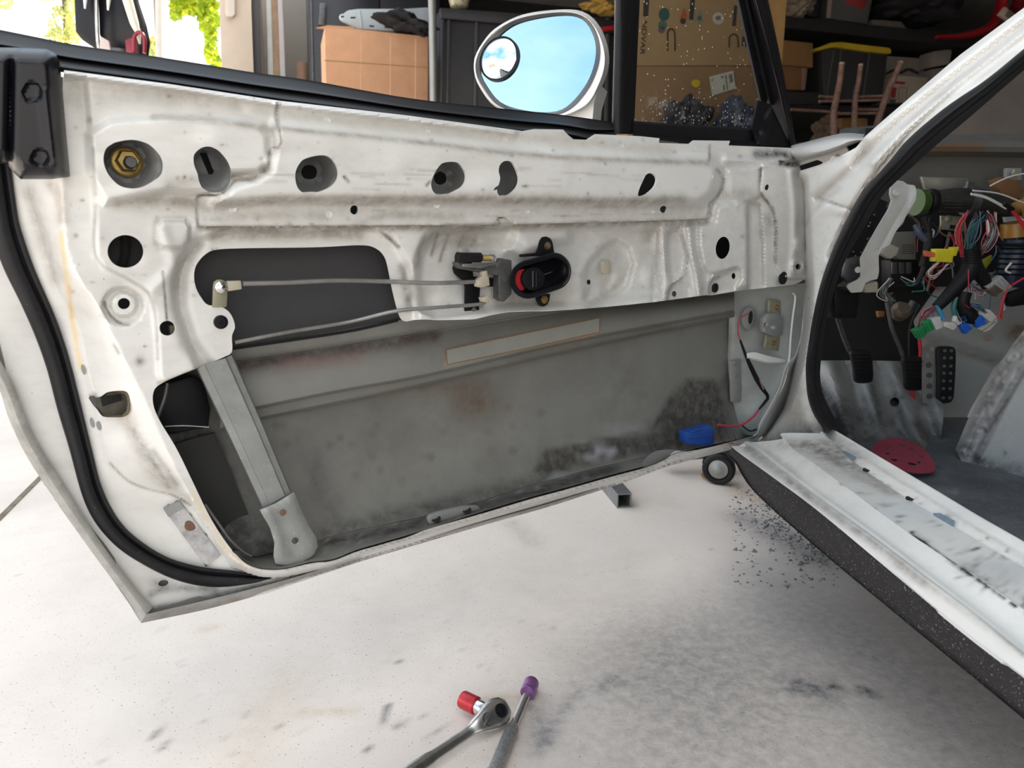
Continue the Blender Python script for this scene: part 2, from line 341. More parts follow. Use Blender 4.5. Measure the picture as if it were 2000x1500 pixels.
FEAT = [  # (outline, lift in m, soft width in px)
 ([(172,262),(215,236),(320,228),(470,232),(508,244),(524,266),(527,318),(505,336),(455,338),(440,345),(432,378),(330,372),(250,388),(205,398),(176,340)], .011, 20),
 ([(540,238),(800,268),(1010,292),(1200,300),(1385,312),(1404,330),(1402,352),(1392,380),(1368,398),(1000,398),(700,392),(560,392),(420,398),(452,362),(500,348),(525,332),(532,300)], .014, 30),
 ([(345,600),(340,560),(352,510),(385,470),(440,452),(560,449),(720,447),(768,466),(800,520),(812,570),(815,640),(900,660),(900,800),(420,800),(385,715),(365,660)], -.010, 18),
 ([(303,436),(310,426),(365,426),(374,436),(374,478),(366,487),(312,487),(303,478)], -.003, 12),
 (rr(308,431,370,482,10), .008, 9),
 (ell(240,598,40,37), -.007, 10), (ell(242,595,25,23), .006, 7),
 ([(-300,150),(168,150),(176,260),(180,300),(184,400),(187,501),(205,526),(253,547),(288,571),(301,608),(307,667),(310,733),(318,745),(600,900),(1480,845),(1600,1000),(1600,1400),(-300,1400)], -.006, 14),
 ([(812,555),(818,500),(836,462),(870,447),(1000,444),(1150,442),(1283,448),(1288,520),(1290,575),(1180,592),(1060,600),(960,604),(850,616),(820,600)], -.017, 26),
 ([(1010,440),(1120,440),(1110,470),(1060,480),(1020,505),(990,490)], .010, 26),
 ([(1148,560),(1138,590),(1175,592),(1225,560),(1238,515),(1228,485),(1205,470),(1178,482),(1152,512),(1137,540)], -.010, 16),
 (ell(1168,550,24,40,.7), -.003, 14),
 ([(1305,450),(1326,448),(1335,475),(1341,500),(1336,530),(1322,542),(1312,548),(1305,530),(1302,480)], -.010, 13),
 ([(1300,600),(1302,572),(1312,556),(1332,545),(1348,560),(1356,605)], -.006, 12),
 ([(1366,440),(1395,436),(1402,402),(1420,395),(1458,400),(1462,560),(1420,568),(1384,572),(1388,535),(1374,520),(1366,480)], .009, 12),
 ([(1384,575),(1386,552),(1398,541),(1437,524),(1446,528),(1448,545),(1436,565)], -.010, 10),
 ([(1462,395),(1484,400),(1490,480),(1492,562),(1464,566)], -.010, 10),
 ([(1489,322),(1486,376),(1500,398),(1513,420),(1514,515),(1524,545),(1580,545),(1572,330)], .006, 7),
 ([(1420,330),(1486,325),(1484,385),(1462,392),(1440,402),(1425,380)], .006, 12),
 (ell(1559,521,12,17), .004, 6), (ell(1559,521,8,12), -.005, 5),
 (ell(1562,478,10,13), .006, 12),
 ([(850,455),(1000,450),(1020,475),(960,480),(900,478),(850,490)], -.004, 22),
]
RIDGE = [([(1346,445),(1352,495),(1362,540),(1368,590)], .008, 7), ([(1545,335),(1552,400),(1552,480),(1545,540)], .004, 7), ([(540,203),(800,234),(1005,260)], .005, 5), ([(128,144),(330,171),(540,203)], .005, 5),
 ([(1275,588),(1284,450)], -.003, 4), ([(1420,312),(1500,318),(1540,312)], .006, 8), ([(384,470),(352,530),(350,600),(372,670),(404,712)], -.006, 14),
 ([(300,565),(345,520),(318,450)], .002, 12)]
DENT = []
for i in range(46):
    DENT.append((rng.uniform(820, 1290), rng.uniform(445, 610), rng.uniform(8, 26), rng.uniform(8, 30), rng.uniform(-.0055, .0055)))
for i in range(60):
    DENT.append((rng.uniform(150, 1560), rng.uniform(150, 620), rng.uniform(15, 50), rng.uniform(10, 30), rng.uniform(-.0020, .0020)))
def hdoor(Q):
    dA = np.where(inside(Q, PA), 0, dist(Q, res(R1, 15))); dZ = np.where(inside(Q, PZ), 0, dist(Q, res(R2, 15)))
    t = dA/np.maximum(dA+dZ, 1e-6); h = -.058*(t*.75+.25*sst(t))
    h -= .010*sst(np.where(inside(Q, PZ), dist(Q, res(R2, 15)), 0)/60)
    for p, dh, w in FEAT: h += dh*1.45*sst(.5-sdf(Q, np.array(p, float))/w)
    for p, dh, w in RIDGE: h += dh*1.5*np.exp(-(dist(Q, np.array(p, float))/w)**2)
    for x, y, a, b, d in DENT: h += d*np.exp(-(((Q[:, 0]-x)/a)**2+((Q[:, 1]-y)/b)**2))
    return h
DK = (.10,.085,.07); MID = (.30,.27,.23); GR = (.2,.2,.2); RST = (.62,.40,.20); YEL = (.70,.55,.30)
MARKS = [
 ('L',[(400,415),(700,415),(1000,418),(1360,412)],20,(.42,.40,.37),.42),('L',[(560,222),(900,255),(1300,296)],14,(.45,.43,.38),.5),('L',[(150,168),(330,180),(520,215)],16,(.42,.39,.34),.5),('P',[(820,450),(1280,445),(1290,590),(860,615)],40,(.46,.45,.43),.35),('L',[(280,400),(380,395)],24,(.42,.40,.37),.4),('L',[(365,470),(340,560),(370,660),(430,700)],22,(.45,.44,.42),.35),('P',[(1290,440),(1560,330),(1570,560),(1290,590)],50,(.45,.44,.41),.35),  # broad grime; the right-end patch also paints in light falling off from the opening
 ('L',[(541,207),(538,227),(546,259),(548,277),(544,288),(530,290),(526,306),(525,328),(519,337),(505,341),(496,351),(463,352),(454,358),(440,373),(422,383),(386,384),(386,441)],3.2,DK,.75),('L',[(387,444),(600,443),(780,442),(960,441),(973,426)],2.6,DK,.8),('L',[(1001,440),(1250,434),(1380,429),(1384,402),(1408,374),(1413,350)],2.6,DK,.7),('L',[(1385,312),(1386,284)],2.4,DK,.6),  # plate's edge shadow painted as dark seam lines on the panel
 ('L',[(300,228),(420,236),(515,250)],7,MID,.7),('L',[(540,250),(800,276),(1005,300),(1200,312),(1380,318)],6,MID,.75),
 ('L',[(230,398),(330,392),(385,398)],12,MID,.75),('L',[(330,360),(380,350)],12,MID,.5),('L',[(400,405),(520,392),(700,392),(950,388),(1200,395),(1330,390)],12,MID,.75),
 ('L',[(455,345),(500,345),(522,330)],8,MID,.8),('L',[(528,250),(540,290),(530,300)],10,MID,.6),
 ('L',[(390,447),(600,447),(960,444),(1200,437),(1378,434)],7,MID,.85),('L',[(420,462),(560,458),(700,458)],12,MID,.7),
 ('L',[(400,430),(540,420),(640,425)],9,MID,.35),('L',[(700,440),(760,420),(900,425)],9,MID,.45),
 ('L',[(345,560),(352,520),(390,478)],8,MID,.45),('L',[(187,400),(187,501),(250,545),(290,572),(305,620),(308,700)],4,GR,.5),
 ('L',[(182,290),(186,380)],4,GR,.5),('L',[(150,200),(260,190),(400,200)],22,MID,.35),('L',[(140,170),(180,260)],20,MID,.3),
 ('L',[(742,450),(765,470),(778,482)],4,DK,.8),('L',[(785,520),(792,560),(800,600)],9,DK,.55),('L',[(815,520),(822,480),(850,450)],5,DK,.45),
 ('L',[(855,455),(842,500)],3,DK,.6),('L',[(875,460),(858,510)],3,DK,.6),('L',[(905,460),(890,495)],3,DK,.5),('L',[(930,462),(915,492)],4,DK,.45),
 ('B',(900,470,60,20),0,MID,.6),('B',(1000,590,60,14),0,MID,.45),('B',(1270,455,40,14),0,MID,.6),('B',(1290,520,12,60),0,GR,.35),
 ('L',[(1150,600),(1200,560),(1235,520)],9,MID,.35),('B',(1195,520,20,40),0,MID,.3),('L',[(1300,440),(1345,440)],5,MID,.7),
 ('L',[(1343,500),(1338,535),(1310,560),(1303,590)],3,GR,.75),('L',[(1332,450),(1343,500)],3,GR,.6),('L',[(1388,535),(1440,522)],3,GR,.6),('L',[(1385,575),(1388,552),(1402,540)],3,GR,.8),
 ('L',[(1460,400),(1461,560)],2.5,GR,.7),('L',[(1486,330),(1486,376),(1513,418),(1515,512)],3,DK,.8),('B',(1500,440,12,22),0,MID,.7),('B',(1440,380,40,12),0,MID,.5),('L',[(1400,330),(1412,352),(1400,385),(1382,420)],3,MID,.8),
 ('L',[(1480,300),(1530,302),(1560,315)],10,(.03,.03,.03),.85),('P',[(1520,313),(1556,316),(1562,326),(1522,324)],3,(.015,.015,.015),1),
 ('L',[(119,455),(127,520),(138,600),(150,680),(158,720)],5,YEL,.95),('L',[(135,560),(140,620)],4,RST,.8),('L',[(122,430),(116,380),(100,360)],12,MID,.7),('L',[(60,380),(85,470),(110,540)],18,MID,.55),
 ('L',[(318,530),(322,580),(326,626)],2.6,DK,.9),('B',(273,705,9,10),0,DK,.7),('L',[(203,590),(215,615),(235,632),(252,634)],2.5,DK,.9),('L',[(222,672),(232,690)],3,DK,.7),
 ('B',(174,235,5,6),0,DK,.8),('B',(160,391,5,3),0,DK,.9),('B',(360,346,3,4),0,(.02,.02,.02),1),('B',(148,460,4,4),0,DK,.8),('B',(283,676,3,2),0,DK,.9),
 ('L',[(672,345),(680,354)],3,(.02,.02,.02),1),('L',[(833,362),(840,355)],3,DK,.9),('B',(1025,364,6,3),0,DK,.9),
 ('L',[(240,810),(300,920),(340,950)],16,MID,.55),('L',[(260,840),(330,950)],6,GR,.6),('L',[(300,880),(345,945)],6,DK,.4),
 ('L',[(375,960),(410,1020),(440,1070),(480,1105)],5,YEL,.55),('L',[(215,905),(249,938),(289,955),(338,967),(372,987)],2.5,MID,.8),
 ('L',[(35,850),(70,925),(125,1005),(180,1080),(262,1185)],10,GR,.75),('L',[(10,790),(40,850),(60,900)],6,DK,.9),('L',[(245,1150),(278,1212)],7,DK,.85),
 ('L',[(300,1190),(420,1165),(560,1132),(700,1092)],7,GR,.8),('L',[(300,1205),(450,1172),(700,1096),(1000,1010),(1200,948)],3,DK,.7),('L',[(295,1160),(330,1150),(420,1150)],8,GR,.75),
 ('B',(312,1140,22,12),0,DK,.6),('L',[(700,1083),(900,1022),(1100,966),(1280,912)],3,MID,.6),('L',[(310,748),(350,735),(400,715)],4,MID,.8),
 ('L',[(1540,790),(1510,835),(1490,852)],6,MID,.5),('B',(1130,262,30,8),0,MID,.4),
 ('L',[(60,560),(110,700),(150,900)],22,MID,.2),
]
for i in range(150):
    x, y = rng.uniform(130, 1560), rng.uniform(160, 620); MARKS.append(('B', (x, y, rng.uniform(2, 5), rng.uniform(1.5, 4)), 0, GR, rng.uniform(.3, .8)))
for i in range(40):
    x, y = rng.uniform(400, 1300), rng.uniform(300, 440); l = rng.uniform(20, 80); MARKS.append(('L', [(x, y), (x+l, y+l*.03)], 2, MID, rng.uniform(.2, .5)))
for x in (1150, 1220, 1250): pass
holes = [res(H[i], 6, True) for i in range(1, 7)]+[SMALL[k] for k in SMALL]
HANDLE = [(172,768),(180,776),(196,775),(210,766),(238,763),(250,768),(254,785),(252,805),(242,814),(222,815),(200,813),(188,796)]
holes += [res(OPEN_UP, 7, True), res(HANDLE, 6, True)]
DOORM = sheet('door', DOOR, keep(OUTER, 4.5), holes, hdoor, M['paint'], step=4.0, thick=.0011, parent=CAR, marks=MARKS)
# reinforcement sheet spot-welded over the panel's upper band
RF = [(541,207),(538,227),(546,259),(548,277),(544,288),(530,290),(526,306),(525,328),(519,337),(505,341),(496,351),(463,352),(454,358),(440,373),(422,383),(386,384),(387,442),(600,441),(780,440),(960,439),(973,424),(988,424),(1001,438),(1100,436),(1250,432),(1379,427),(1382,402),(1398,386),(1408,370),(1411,350),(1410,330),(1402,318),(1385,312),(1384,300),(1386,285),(1345,282),(1287,279),(1240,272),(1162,266),(1146,275),(1120,273),(1102,258),(1043,256),(1005,262),(800,230),(600,204),(552,199)]
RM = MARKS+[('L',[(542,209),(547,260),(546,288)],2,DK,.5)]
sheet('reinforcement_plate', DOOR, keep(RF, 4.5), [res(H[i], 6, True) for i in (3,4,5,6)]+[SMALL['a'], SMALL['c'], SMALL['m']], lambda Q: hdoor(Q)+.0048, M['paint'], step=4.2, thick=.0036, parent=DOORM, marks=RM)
for i, (x, y) in enumerate([(640,236),(836,259),(987,274),(1215,287),(1360,292),(455,408),(643,419),(853,401),(1030,412),(1275,413),(1390,345)]):
    MB().lathe(DOOR([(x, y)], hdoor(np.array([[x, y]], float))+.0044)[0], NRM, [(.0042,0),(.0040,.0009),(.0034,.0010),(.0028,.0007)], 16).make('spot_weld', M['paint'], DOORM)
# stiffener behind the upper band, with its own punched holes
BK = [(190,262),(330,262),(480,276),(700,290),(930,300),(1030,312),(1035,392),(930,392),(700,386),(480,388),(360,384),(190,378)]
bh = [ell(247,318,26,26), [(390,300),(396,294),(403,296),(418,335),(414,341),(407,340)], ell(604,336,16,15), ell(860,348,12.5,13)]
def hback(Q):
    h = np.full(len(Q), -.034)
    dd = np.minimum.reduce([np.hypot(Q[:, 0]-cx, Q[:, 1]-cy)-r for cx, cy, r in ((247,318,30),(405,318,20),(604,336,20),(861,347,16),(985,350,14))]); h += .026*sst(dd/34)
    for cx, cy, r in ((247,318,40),(405,318,26),(604,336,24),(861,347,20)):
        d = np.hypot(Q[:, 0]-cx, Q[:, 1]-cy); h += -.004*np.exp(-((d-r)/6)**2)
    h += .00018*(Q[:, 0] % 1)
    return h
sheet('inner_stiffener', DOOR, keep(BK, 9), [keep(b, 5) for b in bh], hback, M['cup'], step=10, parent=DOORM)
MB().prism([(200,296),(480,300),(940,318),(940,372),(480,366),(200,352)], DOOR, -.040, .003).make('hole_shade_sheet', M['dark'], DOORM)  # black sheet standing in for the unlit depth behind the holes
# dark bolt and washers
def bolt(name, px, h, r, mt, hexr=None, ln=.006, parent=DOORM, axis=NRM, pl=DOOR):
    c = pl([px], h)[0]; b = MB(); hexr = hexr or r*.62
    b.lathe(c, axis, [(r, 0), (r, .0012), (r*.9, .002), (hexr*1.1, .0022)], 20); o = b.make(name, mt, parent)
    MB().lathe(c+axis*.002, axis, [(hexr, 0), (hexr, ln*.8), (hexr*.85, ln), (hexr*.45, ln), (hexr*.42, ln*.6)], 6).make(name+'_head', mt, o, smooth=False) if o.parent == CAR else MB().lathe(c+axis*.0018, axis, [(hexr, 0), (hexr, ln*.8), (hexr*.85, ln), (hexr*.45, ln), (hexr*.42, ln*.6)], 6).make('bolt_head', mt, parent, smooth=False)
    return o
bolt('flange_nut', (247,316), -.029, .0155, M['brass'], .0115, .012)
MB().lathe(DOOR([(251,319)], -.022)[0], NRM, [(.0062,0),(.0062,.014),(.005,.016)], 16).make('stud', M['darksteel'], DOORM)
bolt('plug', (431,629), .0, .0078, M['black'], .0055, .003)
# striped sealing clip in the small hole, plugs
MB().lathe(DOOR([(979,416)], -.004)[0], NRM, [(.0085,0),(.0085,.002),(.004,.004)], 12).make('trim_clip', M['galv'], DOORM)
for x, y, r in ((1395,562,.0085),(1528,543,.0125)):
    MB().lathe(DOOR([(x, y)], hdoor(np.array([[x, y]], float))-.001)[0], NRM, [(r,0),(r,.003),(r*.8,.004),(r*.7,.0025)], 20).make('rubber_plug', M['rubber'], DOORM)
b = MB().prism(rr(1177,508,1193,536,3), DOOR, -.020, .006); b.make('cream_clip', M['cream'], DOORM, bevel=.0008)
# ------------------------------------------------------------------ outer skin seen through the opening, trough, beams
SK = [(280,440),(800,430),(1290,560),(1590,530),(1560,800),(1490,850),(1440,862),(1300,882),(1260,892),(1160,914),(1040,946),(940,978),(820,1010),(700,1034),(600,1060),(500,1088),(420,1060),(280,800)]
BL = [(500,1088),(600,1060),(700,1034),(820,1010),(940,978),(1040,946),(1160,914),(1260,892),(1300,882),(1440,862)]
def hskin(Q):
    d = dist(Q, BL); return -.052-.045*np.sqrt(np.clip(d/320, 0, 1))
SM = [('B',(930,790,45,28),0,(.12,.08,.05),.75),('B',(880,755,90,20),0,(.12,.08,.05),.5),('P',[(1290,800),(1340,740),(1400,745),(1420,800),(1420,860),(1300,880),(1180,905),(1060,935),(1040,920),(1060,880),(1200,850),(1270,830)],12,(.055,.05,.045),.85),
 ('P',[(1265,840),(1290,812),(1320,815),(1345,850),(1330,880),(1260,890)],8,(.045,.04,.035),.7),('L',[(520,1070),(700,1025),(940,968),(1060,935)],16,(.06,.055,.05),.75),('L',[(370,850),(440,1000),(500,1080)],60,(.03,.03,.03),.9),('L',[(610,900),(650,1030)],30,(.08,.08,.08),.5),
 ('L',[(1150,893),(1170,889),(1198,884)],3,(.38,.38,.42),1),('L',[(1160,870),(1175,886),(1196,880)],2.5,(.38,.38,.42),.9),('L',[(1150,902),(1180,900),(1200,895)],2.5,(.38,.38,.42),.9),('L',[(1172,868),(1185,880),(1190,900)],2.5,(.38,.38,.42),.7),
 ('L',[(1130,835),(1135,900)],3,(.3,.3,.3),.25),('B',(1230,840,60,14),0,(.32,.33,.34),.4),('B',(1085,935,30,6),0,(.3,.3,.32),.4),('L',[(1425,640),(1424,850)],8,(.07,.07,.07),.6)]
for i in range(220):
    SM.append(('B', (rng.uniform(520, 1420), rng.uniform(740, 1050), rng.uniform(2, 5), rng.uniform(2, 5)), 0, (.09,.09,.085), rng.uniform(.3,.8)))
sheet('outer_skin', DOOR, keep(SK, 18), [], hskin, M['shell'], step=14, thick=.001, parent=DOORM, marks=SM)
sheet('outer_skin', DOOR, keep([(-40,200),(0,760),(66,914),(276,1212),(420,1182),(700,1094),(1100,977),(1300,908),(1478,850),(1570,600),(1560,300),(1480,292),(1000,262),(540,205),(120,150)], 30), [], lambda Q: -.074-.03*sst(dist(Q, OUTER, True)/160), M['shell'], step=40, thick=.001, parent=DOORM, marks=[])
LIP = [(452,1076),(490,1104),(525,1111),(560,1109),(605,1098),(651,1092),(700,1073),(800,1044),(940,1000),(1040,970),(1100,954),(1192,928),(1260,910),(1300,894),(1340,880),(1440,858),(1474,848)]
TM = [('L',[(480,1090),(700,1050),(940,990),(1200,915)],12,(.05,.045,.045),.9),('L',[(760,1020),(900,985)],8,(.2,.2,.2),.3)]
for i in range(90):
    q = rng.random(); x = 560+q*q*700; TM.append(('B',(x, 1100-(x-560)*.27-rng.uniform(0, 25), rng.uniform(1.5,4), 2),0,(.34,.34,.34),rng.uniform(.4,.9)))
loft('door_bottom_channel', [(LIP, -.003), ([(470,1075)]+BL, -.054)], DOOR, M['shell'], 90, DOORM, across=6, marks=TM)
dr = [(836,1012),(850,1002),(900,990),(930,988),(938,994),(925,1004),(870,1022),(842,1026)]
b = MB().prism(res(dr, 5, True), DOOR, -.018, .006).make('drain_plate', M['galv'], DOORM, bevel=.001)
for x, y in ((852,1014),(912,997)): MB().lathe(DOOR([(x, y)], -.0165)[0], (0,-.35,1), [(.0068,0),(.0068,.001),(.0045,.0012),(.004,-.001)], 14).make('drain_hole', M['dark'], DOORM)
# side-impact beam
BMk = [('L',[(451,725),(600,700),(740,680),(850,660)],10,(.09,.06,.055),.85),('L',[(450,712),(650,682),(850,650)],6,(.05,.045,.045),.7),('L',[(560,715),(700,700)],14,(.20,.13,.11),.6),('L',[(870,712),(1170,650)],3,RST,.6),('L',[(1100,600),(1280,590),(1430,570)],14,(.11,.10,.085),.6),('L',[(1000,700),(1300,640)],12,(.13,.12,.10),.5)]
r0 = [(430,680),(454,677),(673,640),(777,621),(960,598),(1280,570),(1440,552)]
r1 = [(430,716),(451,711),(650,681),(850,648),(1080,612),(1300,585),(1434,573)]
r2 = [(430,808),(497,794),(650,763),(850,726),(1100,667),(1300,629),(1434,605)]
r3 = [(430,842),(502,822),(650,791),(850,748),(1100,690),(1300,647),(1434,619)]
loft('impact_beam', [(r0, -.070), ([(x, y+5) for x, y in r0], -.052), ([(x, y-4) for x, y in r1], -.060), (r1, -.066), ([(x, y*.5+z*.5) for (x, y), (_, z) in zip([r1[i] for i in range(7)], [(0, a[1]) for a in r2])], -.046), (r2, -.040), ([(x, y+6) for x, y in r2], -.058), ([(x, y-6) for x, y in r3], -.060), (r3, -.074)], DOOR, M['shell'], 60, DOORM, across=3, marks=BMk)
loft('beam_label', [([(873,684),(1020,653),(1170,622)], -.0405), ([(875,711),(1020,681),(1170,648)], -.0385)], DOOR, mat('label_primer', (.25,.25,.225), .6, vary=.12, scale=20), 16, DOORM, thick=.0008)
loft('beam_label_edge', [([(871,682),(1020,651),(1172,620)], -.0415), ([(873,713),(1020,683),(1172,650)], -.0392)], DOOR, mat('rust_edge', (.24,.13,.06), .8, vary=.3), 16, DOORM, thick=.0008)
# window glass wound down behind the panel
loft('lowered_window', [([(340,440),(830,440)], -.050), ([(340,560),(830,560)], -.052), ([(340,705),(830,630)], -.054)], DOOR, M['glassdark'], 10, DOORM, thick=.004)
loft('window_edge', [([(440,680),(673,645),(778,622)], -.050), ([(440,684),(673,650),(778,627)], -.048)], DOOR, M['dark'], 10, DOORM, thick=.002)
# diagonal window guide and its foot
loft('window_guide', [([(384,722),(450,860),(512,993)], -.034), ([(386,720),(452,858),(514,991)], -.018), ([(399,712),(464,852),(526,986)], -.017), ([(401,711),(466,851),(528,985)], -.014), ([(440,700),(500,835),(556,968)], -.013), ([(443,698),(502,834),(558,967)], -.016), ([(452,694),(511,828),(567,962)], -.017), ([(455,693),(513,827),(569,961)], -.032)], DOOR, M['galv'], 24, DOORM, smoothpts=False, thick=.001)
ft = [(507,996),(540,982),(574,961),(580,975),(590,1000),(604,1028),(618,1050),(621,1068),(612,1085),(590,1098),(560,1104),(538,1102),(534,1085),(536,1060),(527,1030),(515,1010)]
sheet('guide_foot', DOOR, res(ft, 7, True, False), [], lambda Q: -.008+.003*sst(-sdf(Q, np.array(ft, float))/8)-.002*np.exp(-(dist(Q, [(545,1010),(575,1080)])/14)**2), M['galv'], step=8, thick=.003, parent=DOORM)
for x, y in ((552,1001),(576,1056)): MB().lathe(DOOR([(x, y)], -.0055)[0], NRM, [(.004,0),(.004,.0012),(.002,.0016)], 12).make('rivet', mat('rust_spot', (.16,.09,.06), .7) if y < 1010 else M['darksteel'], DOORM)
# latch, cable and dark parts in the rear corner
b = MB().prism([(300,755),(375,735),(398,745),(412,800),(408,835),(330,850),(300,830)], DOOR, -.062, .03).make('latch_box', M['black'], DOORM, bevel=.003)
MB().tube(DOOR([(327,748),(322,775),(313,800),(305,822)], -.03), .0022).make('latch_cable', M['darksteel'], DOORM)
MB().tube(DOOR([(322,833),(360,831),(408,834)], -.05), .0008).make('bare_wire', M['chrome'], DOORM)
MB().tube(DOOR([(400,985),(425,1020),(450,1055),(478,1080),(492,1086)], -.02), .0016).make('lower_run_channel', M['steel'], DOORM)
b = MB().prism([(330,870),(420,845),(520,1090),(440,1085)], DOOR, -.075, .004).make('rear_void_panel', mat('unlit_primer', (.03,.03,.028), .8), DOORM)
# latch recess on the shut face
def hh(x): return hdoor(np.array(x, float))
LI = [(184,778),(200,777),(214,769),(236,768),(246,773),(249,788),(246,803),(238,809),(222,809),(202,808),(192,796)]
loft('latch_recess', [(np.array(HANDLE+HANDLE[:1]), hh(HANDLE+HANDLE[:1])), (np.array([(x*.86+218*.14, y*.86+790*.14) for x, y in HANDLE+HANDLE[:1]]), hh(HANDLE+HANDLE[:1])-.012)], DOOR, mat('latch_zinc', (.22,.18,.12), .5, .5, vary=.3, scale=60), 40, DOORM, smoothpts=False)
b = MB().prism([(x*.9+218*.1, y*.9+790*.1) for x, y in HANDLE], DOOR, float(hh([(218,790)])[0])-.012, .004).make('latch_plate', mat('latch_dark', (.10,.09,.07), .5, .4, vary=.4, scale=60), DOORM)
MB().prism([(196,776),(236,770),(238,782),(200,794)], DOOR, float(hh([(218,790)])[0])-.010, .004).make('latch_slot', M['dark'], DOORM)
MB().tube(DOOR([(178,774),(188,790),(202,805)], float(hh([(190,790)])[0])-.002), .003).make('latch_claw', M['darksteel'], DOORM)
for x, y, a, b_ in ((163,722,4,10),(180,826,4,10),(193,832,4.5,9)):
    q = ell(x, y, a, b_, -.25, 16); MB().prism(q, DOOR, float(hh([(x, y)])[0])+.0015, .004).make('shut_face_clip', M['galv'] if y < 800 else M['cup'], DOORM)
sheet('chrome_reflector', DOOR, keep([(319,994),(350,979),(431,1085),(402,1107)], 6), [], lambda Q: hdoor(Q)+.0035, mat('tarnished_chrome', (.55,.56,.57), .25, 1, vary=.3, scale=30, grime=(.08,.06,.05), gs=22, ga=.9), step=6, thick=.003, parent=DOORM)
sheet('reflector_tab', DOOR, keep([(319,994),(350,979),(360,992),(329,1010)], 5), [], lambda Q: hdoor(Q)+.006, M['galv'], step=5, thick=.002, parent=DOORM)
MB().lathe(DOOR([(372,1026)], float(hh([(372,1026)])[0])+.0035)[0], NRM, [(.007,0),(.007,.0012),(.003,.002)], 14).make('rusty_rivet', mat('rust', (.15,.08,.05), .8, vary=.3, scale=90), DOORM)
# weatherstrip on the door
WL = [(-38,300),(-20,420),(0,507),(40,592),(67,653),(91,720),(112,800),(133,869),(168,988),(217,1058),(280,1103),(350,1135),(420,1147),(490,1140),(530,1130)]
WR = [(20,300),(33,400),(40,440),(67,520),(107,613),(133,688),(152,760),(182,883),(203,960),(245,1030),(315,1082),(385,1105),(455,1114),(495,1122),(530,1130)]
def wq(t): return [(a[0]*(1-t)+b[0]*t, a[1]*(1-t)+b[1]*t) for a, b in zip(resn(WL, 40), resn(WR, 40))]
wh = lambda e: np.array([float(hh([p])[0]) for p in wq(.5)])+e
loft('weatherstrip', [(wq(0), wh(.000)), (wq(.05), wh(.008)), (wq(.3), wh(.013)), (wq(.55), wh(.012)), (wq(.66), wh(.008)), (wq(.72), wh(.006)), (wq(.8), wh(.010)), (wq(.95), wh(.009)), (wq(1), wh(-.002))], DOOR, M['rubber'], 110, DOORM, across=3)
for t in (.30,.47,.60,.66,.76,.90,.955):
    p = resn(wq(.45), 100)[int(t*99)]; MB().lathe(DOOR([p], float(hh([p])[0])+.0135)[0], NRM, [(.0015,0),(.0015,.0006),(.0007,.0006)], 8).make('vent_pinhole', M['dark'], DOORM)
# hem flange round the skin's edge
HI = [(-36,640),(25,750),(63,845),(115,932),(196,1058),(266,1152),(297,1187)]; HO = [(-60,660),(-5,755),(21,827),(66,914),(175,1072),(245,1166),(276,1215)]
loft('hem_flange', [(HO, -.074), ([(x*.5+a*.5, y*.5+b*.5) for (x, y), (a, b) in zip(HO, HI)], -.064), (HI, -.067)], DOOR, mat('worn_sealer', (.34,.34,.32), .6, vary=.15, scale=20, grime=(.10,.09,.08), gs=16, ga=.9), 60, DOORM, across=3)
loft('hem_flange', [([(276,1217),(420,1186),(560,1145),(700,1098),(940,1027),(1100,981),(1300,912),(1476,856)], -.074), ([(285,1200),(420,1168),(560,1132),(700,1089),(940,1020),(1100,975),(1300,907),(1476,853)], -.058)], DOOR, mat('worn_sealer_lower', (.30,.29,.28), .6, vary=.15, scale=20, grime=(.07,.06,.055), gs=12, ga=.9), 60, DOORM, across=3)
# ------------------------------------------------------------------ belt moulding, corner cap
TU = [(-40,50),(0,58),(75,73),(144,87),(288,108),(420,129),(492,141),(600,156),(795,191),(963,210),(1096,224),(1200,239)]
TL = [(-40,108),(0,112),(60,120),(120,132),(330,161),(540,193),(700,214),(875,238),(1005,254),(1100,261),(1150,272),(1200,266)]
def tq(t): return [(a[0]*(1-t)+b[0]*t, a[1]*(1-t)+b[1]*t) for a, b in zip(resn(TU, 30), resn(TL, 30))]
loft('belt_moulding', [(tq(0), -.062), (tq(.12), -.058), (tq(.42), -.040), (tq(.5), -.030), (tq(.55), -.028), (tq(.60), -.034), (tq(.8), -.022), (tq(.97), -.006), (tq(1), -.010), ([(x, y+9) for x, y in tq(1)], -.018)], DOOR, M['black'], 70, DOORM, across=3)
CP = [(-60,92),(30,93),(92,96),(110,106),(118,128),(124,200),(130,270),(137,345),(100,350),(40,350),(25,335),(14,320),(-20,318),(-60,320)]
def hcap(Q):
    e = -sdf(Q, np.array(CP, float)); h = -.006+.030*np.sqrt(np.clip(e/26, 0, 1))
    h -= .008*np.exp(-(dist(Q, [(22,120),(18,330)])/6)**2); h += .004*np.exp(-(dist(Q, [(88,180),(108,345)])/9)**2)
    for c in ((63,180,18),(78,308,16)):
        d = np.hypot(Q[:, 0]-c[0], Q[:, 1]-c[1]); h -= .0035*sst(.5-(d-c[2])/5)
    return h
sheet('corner_cap', DOOR, res(CP, 6, True, False), [], hcap, M['blackgloss'], step=5, thick=.003, parent=DOORM)
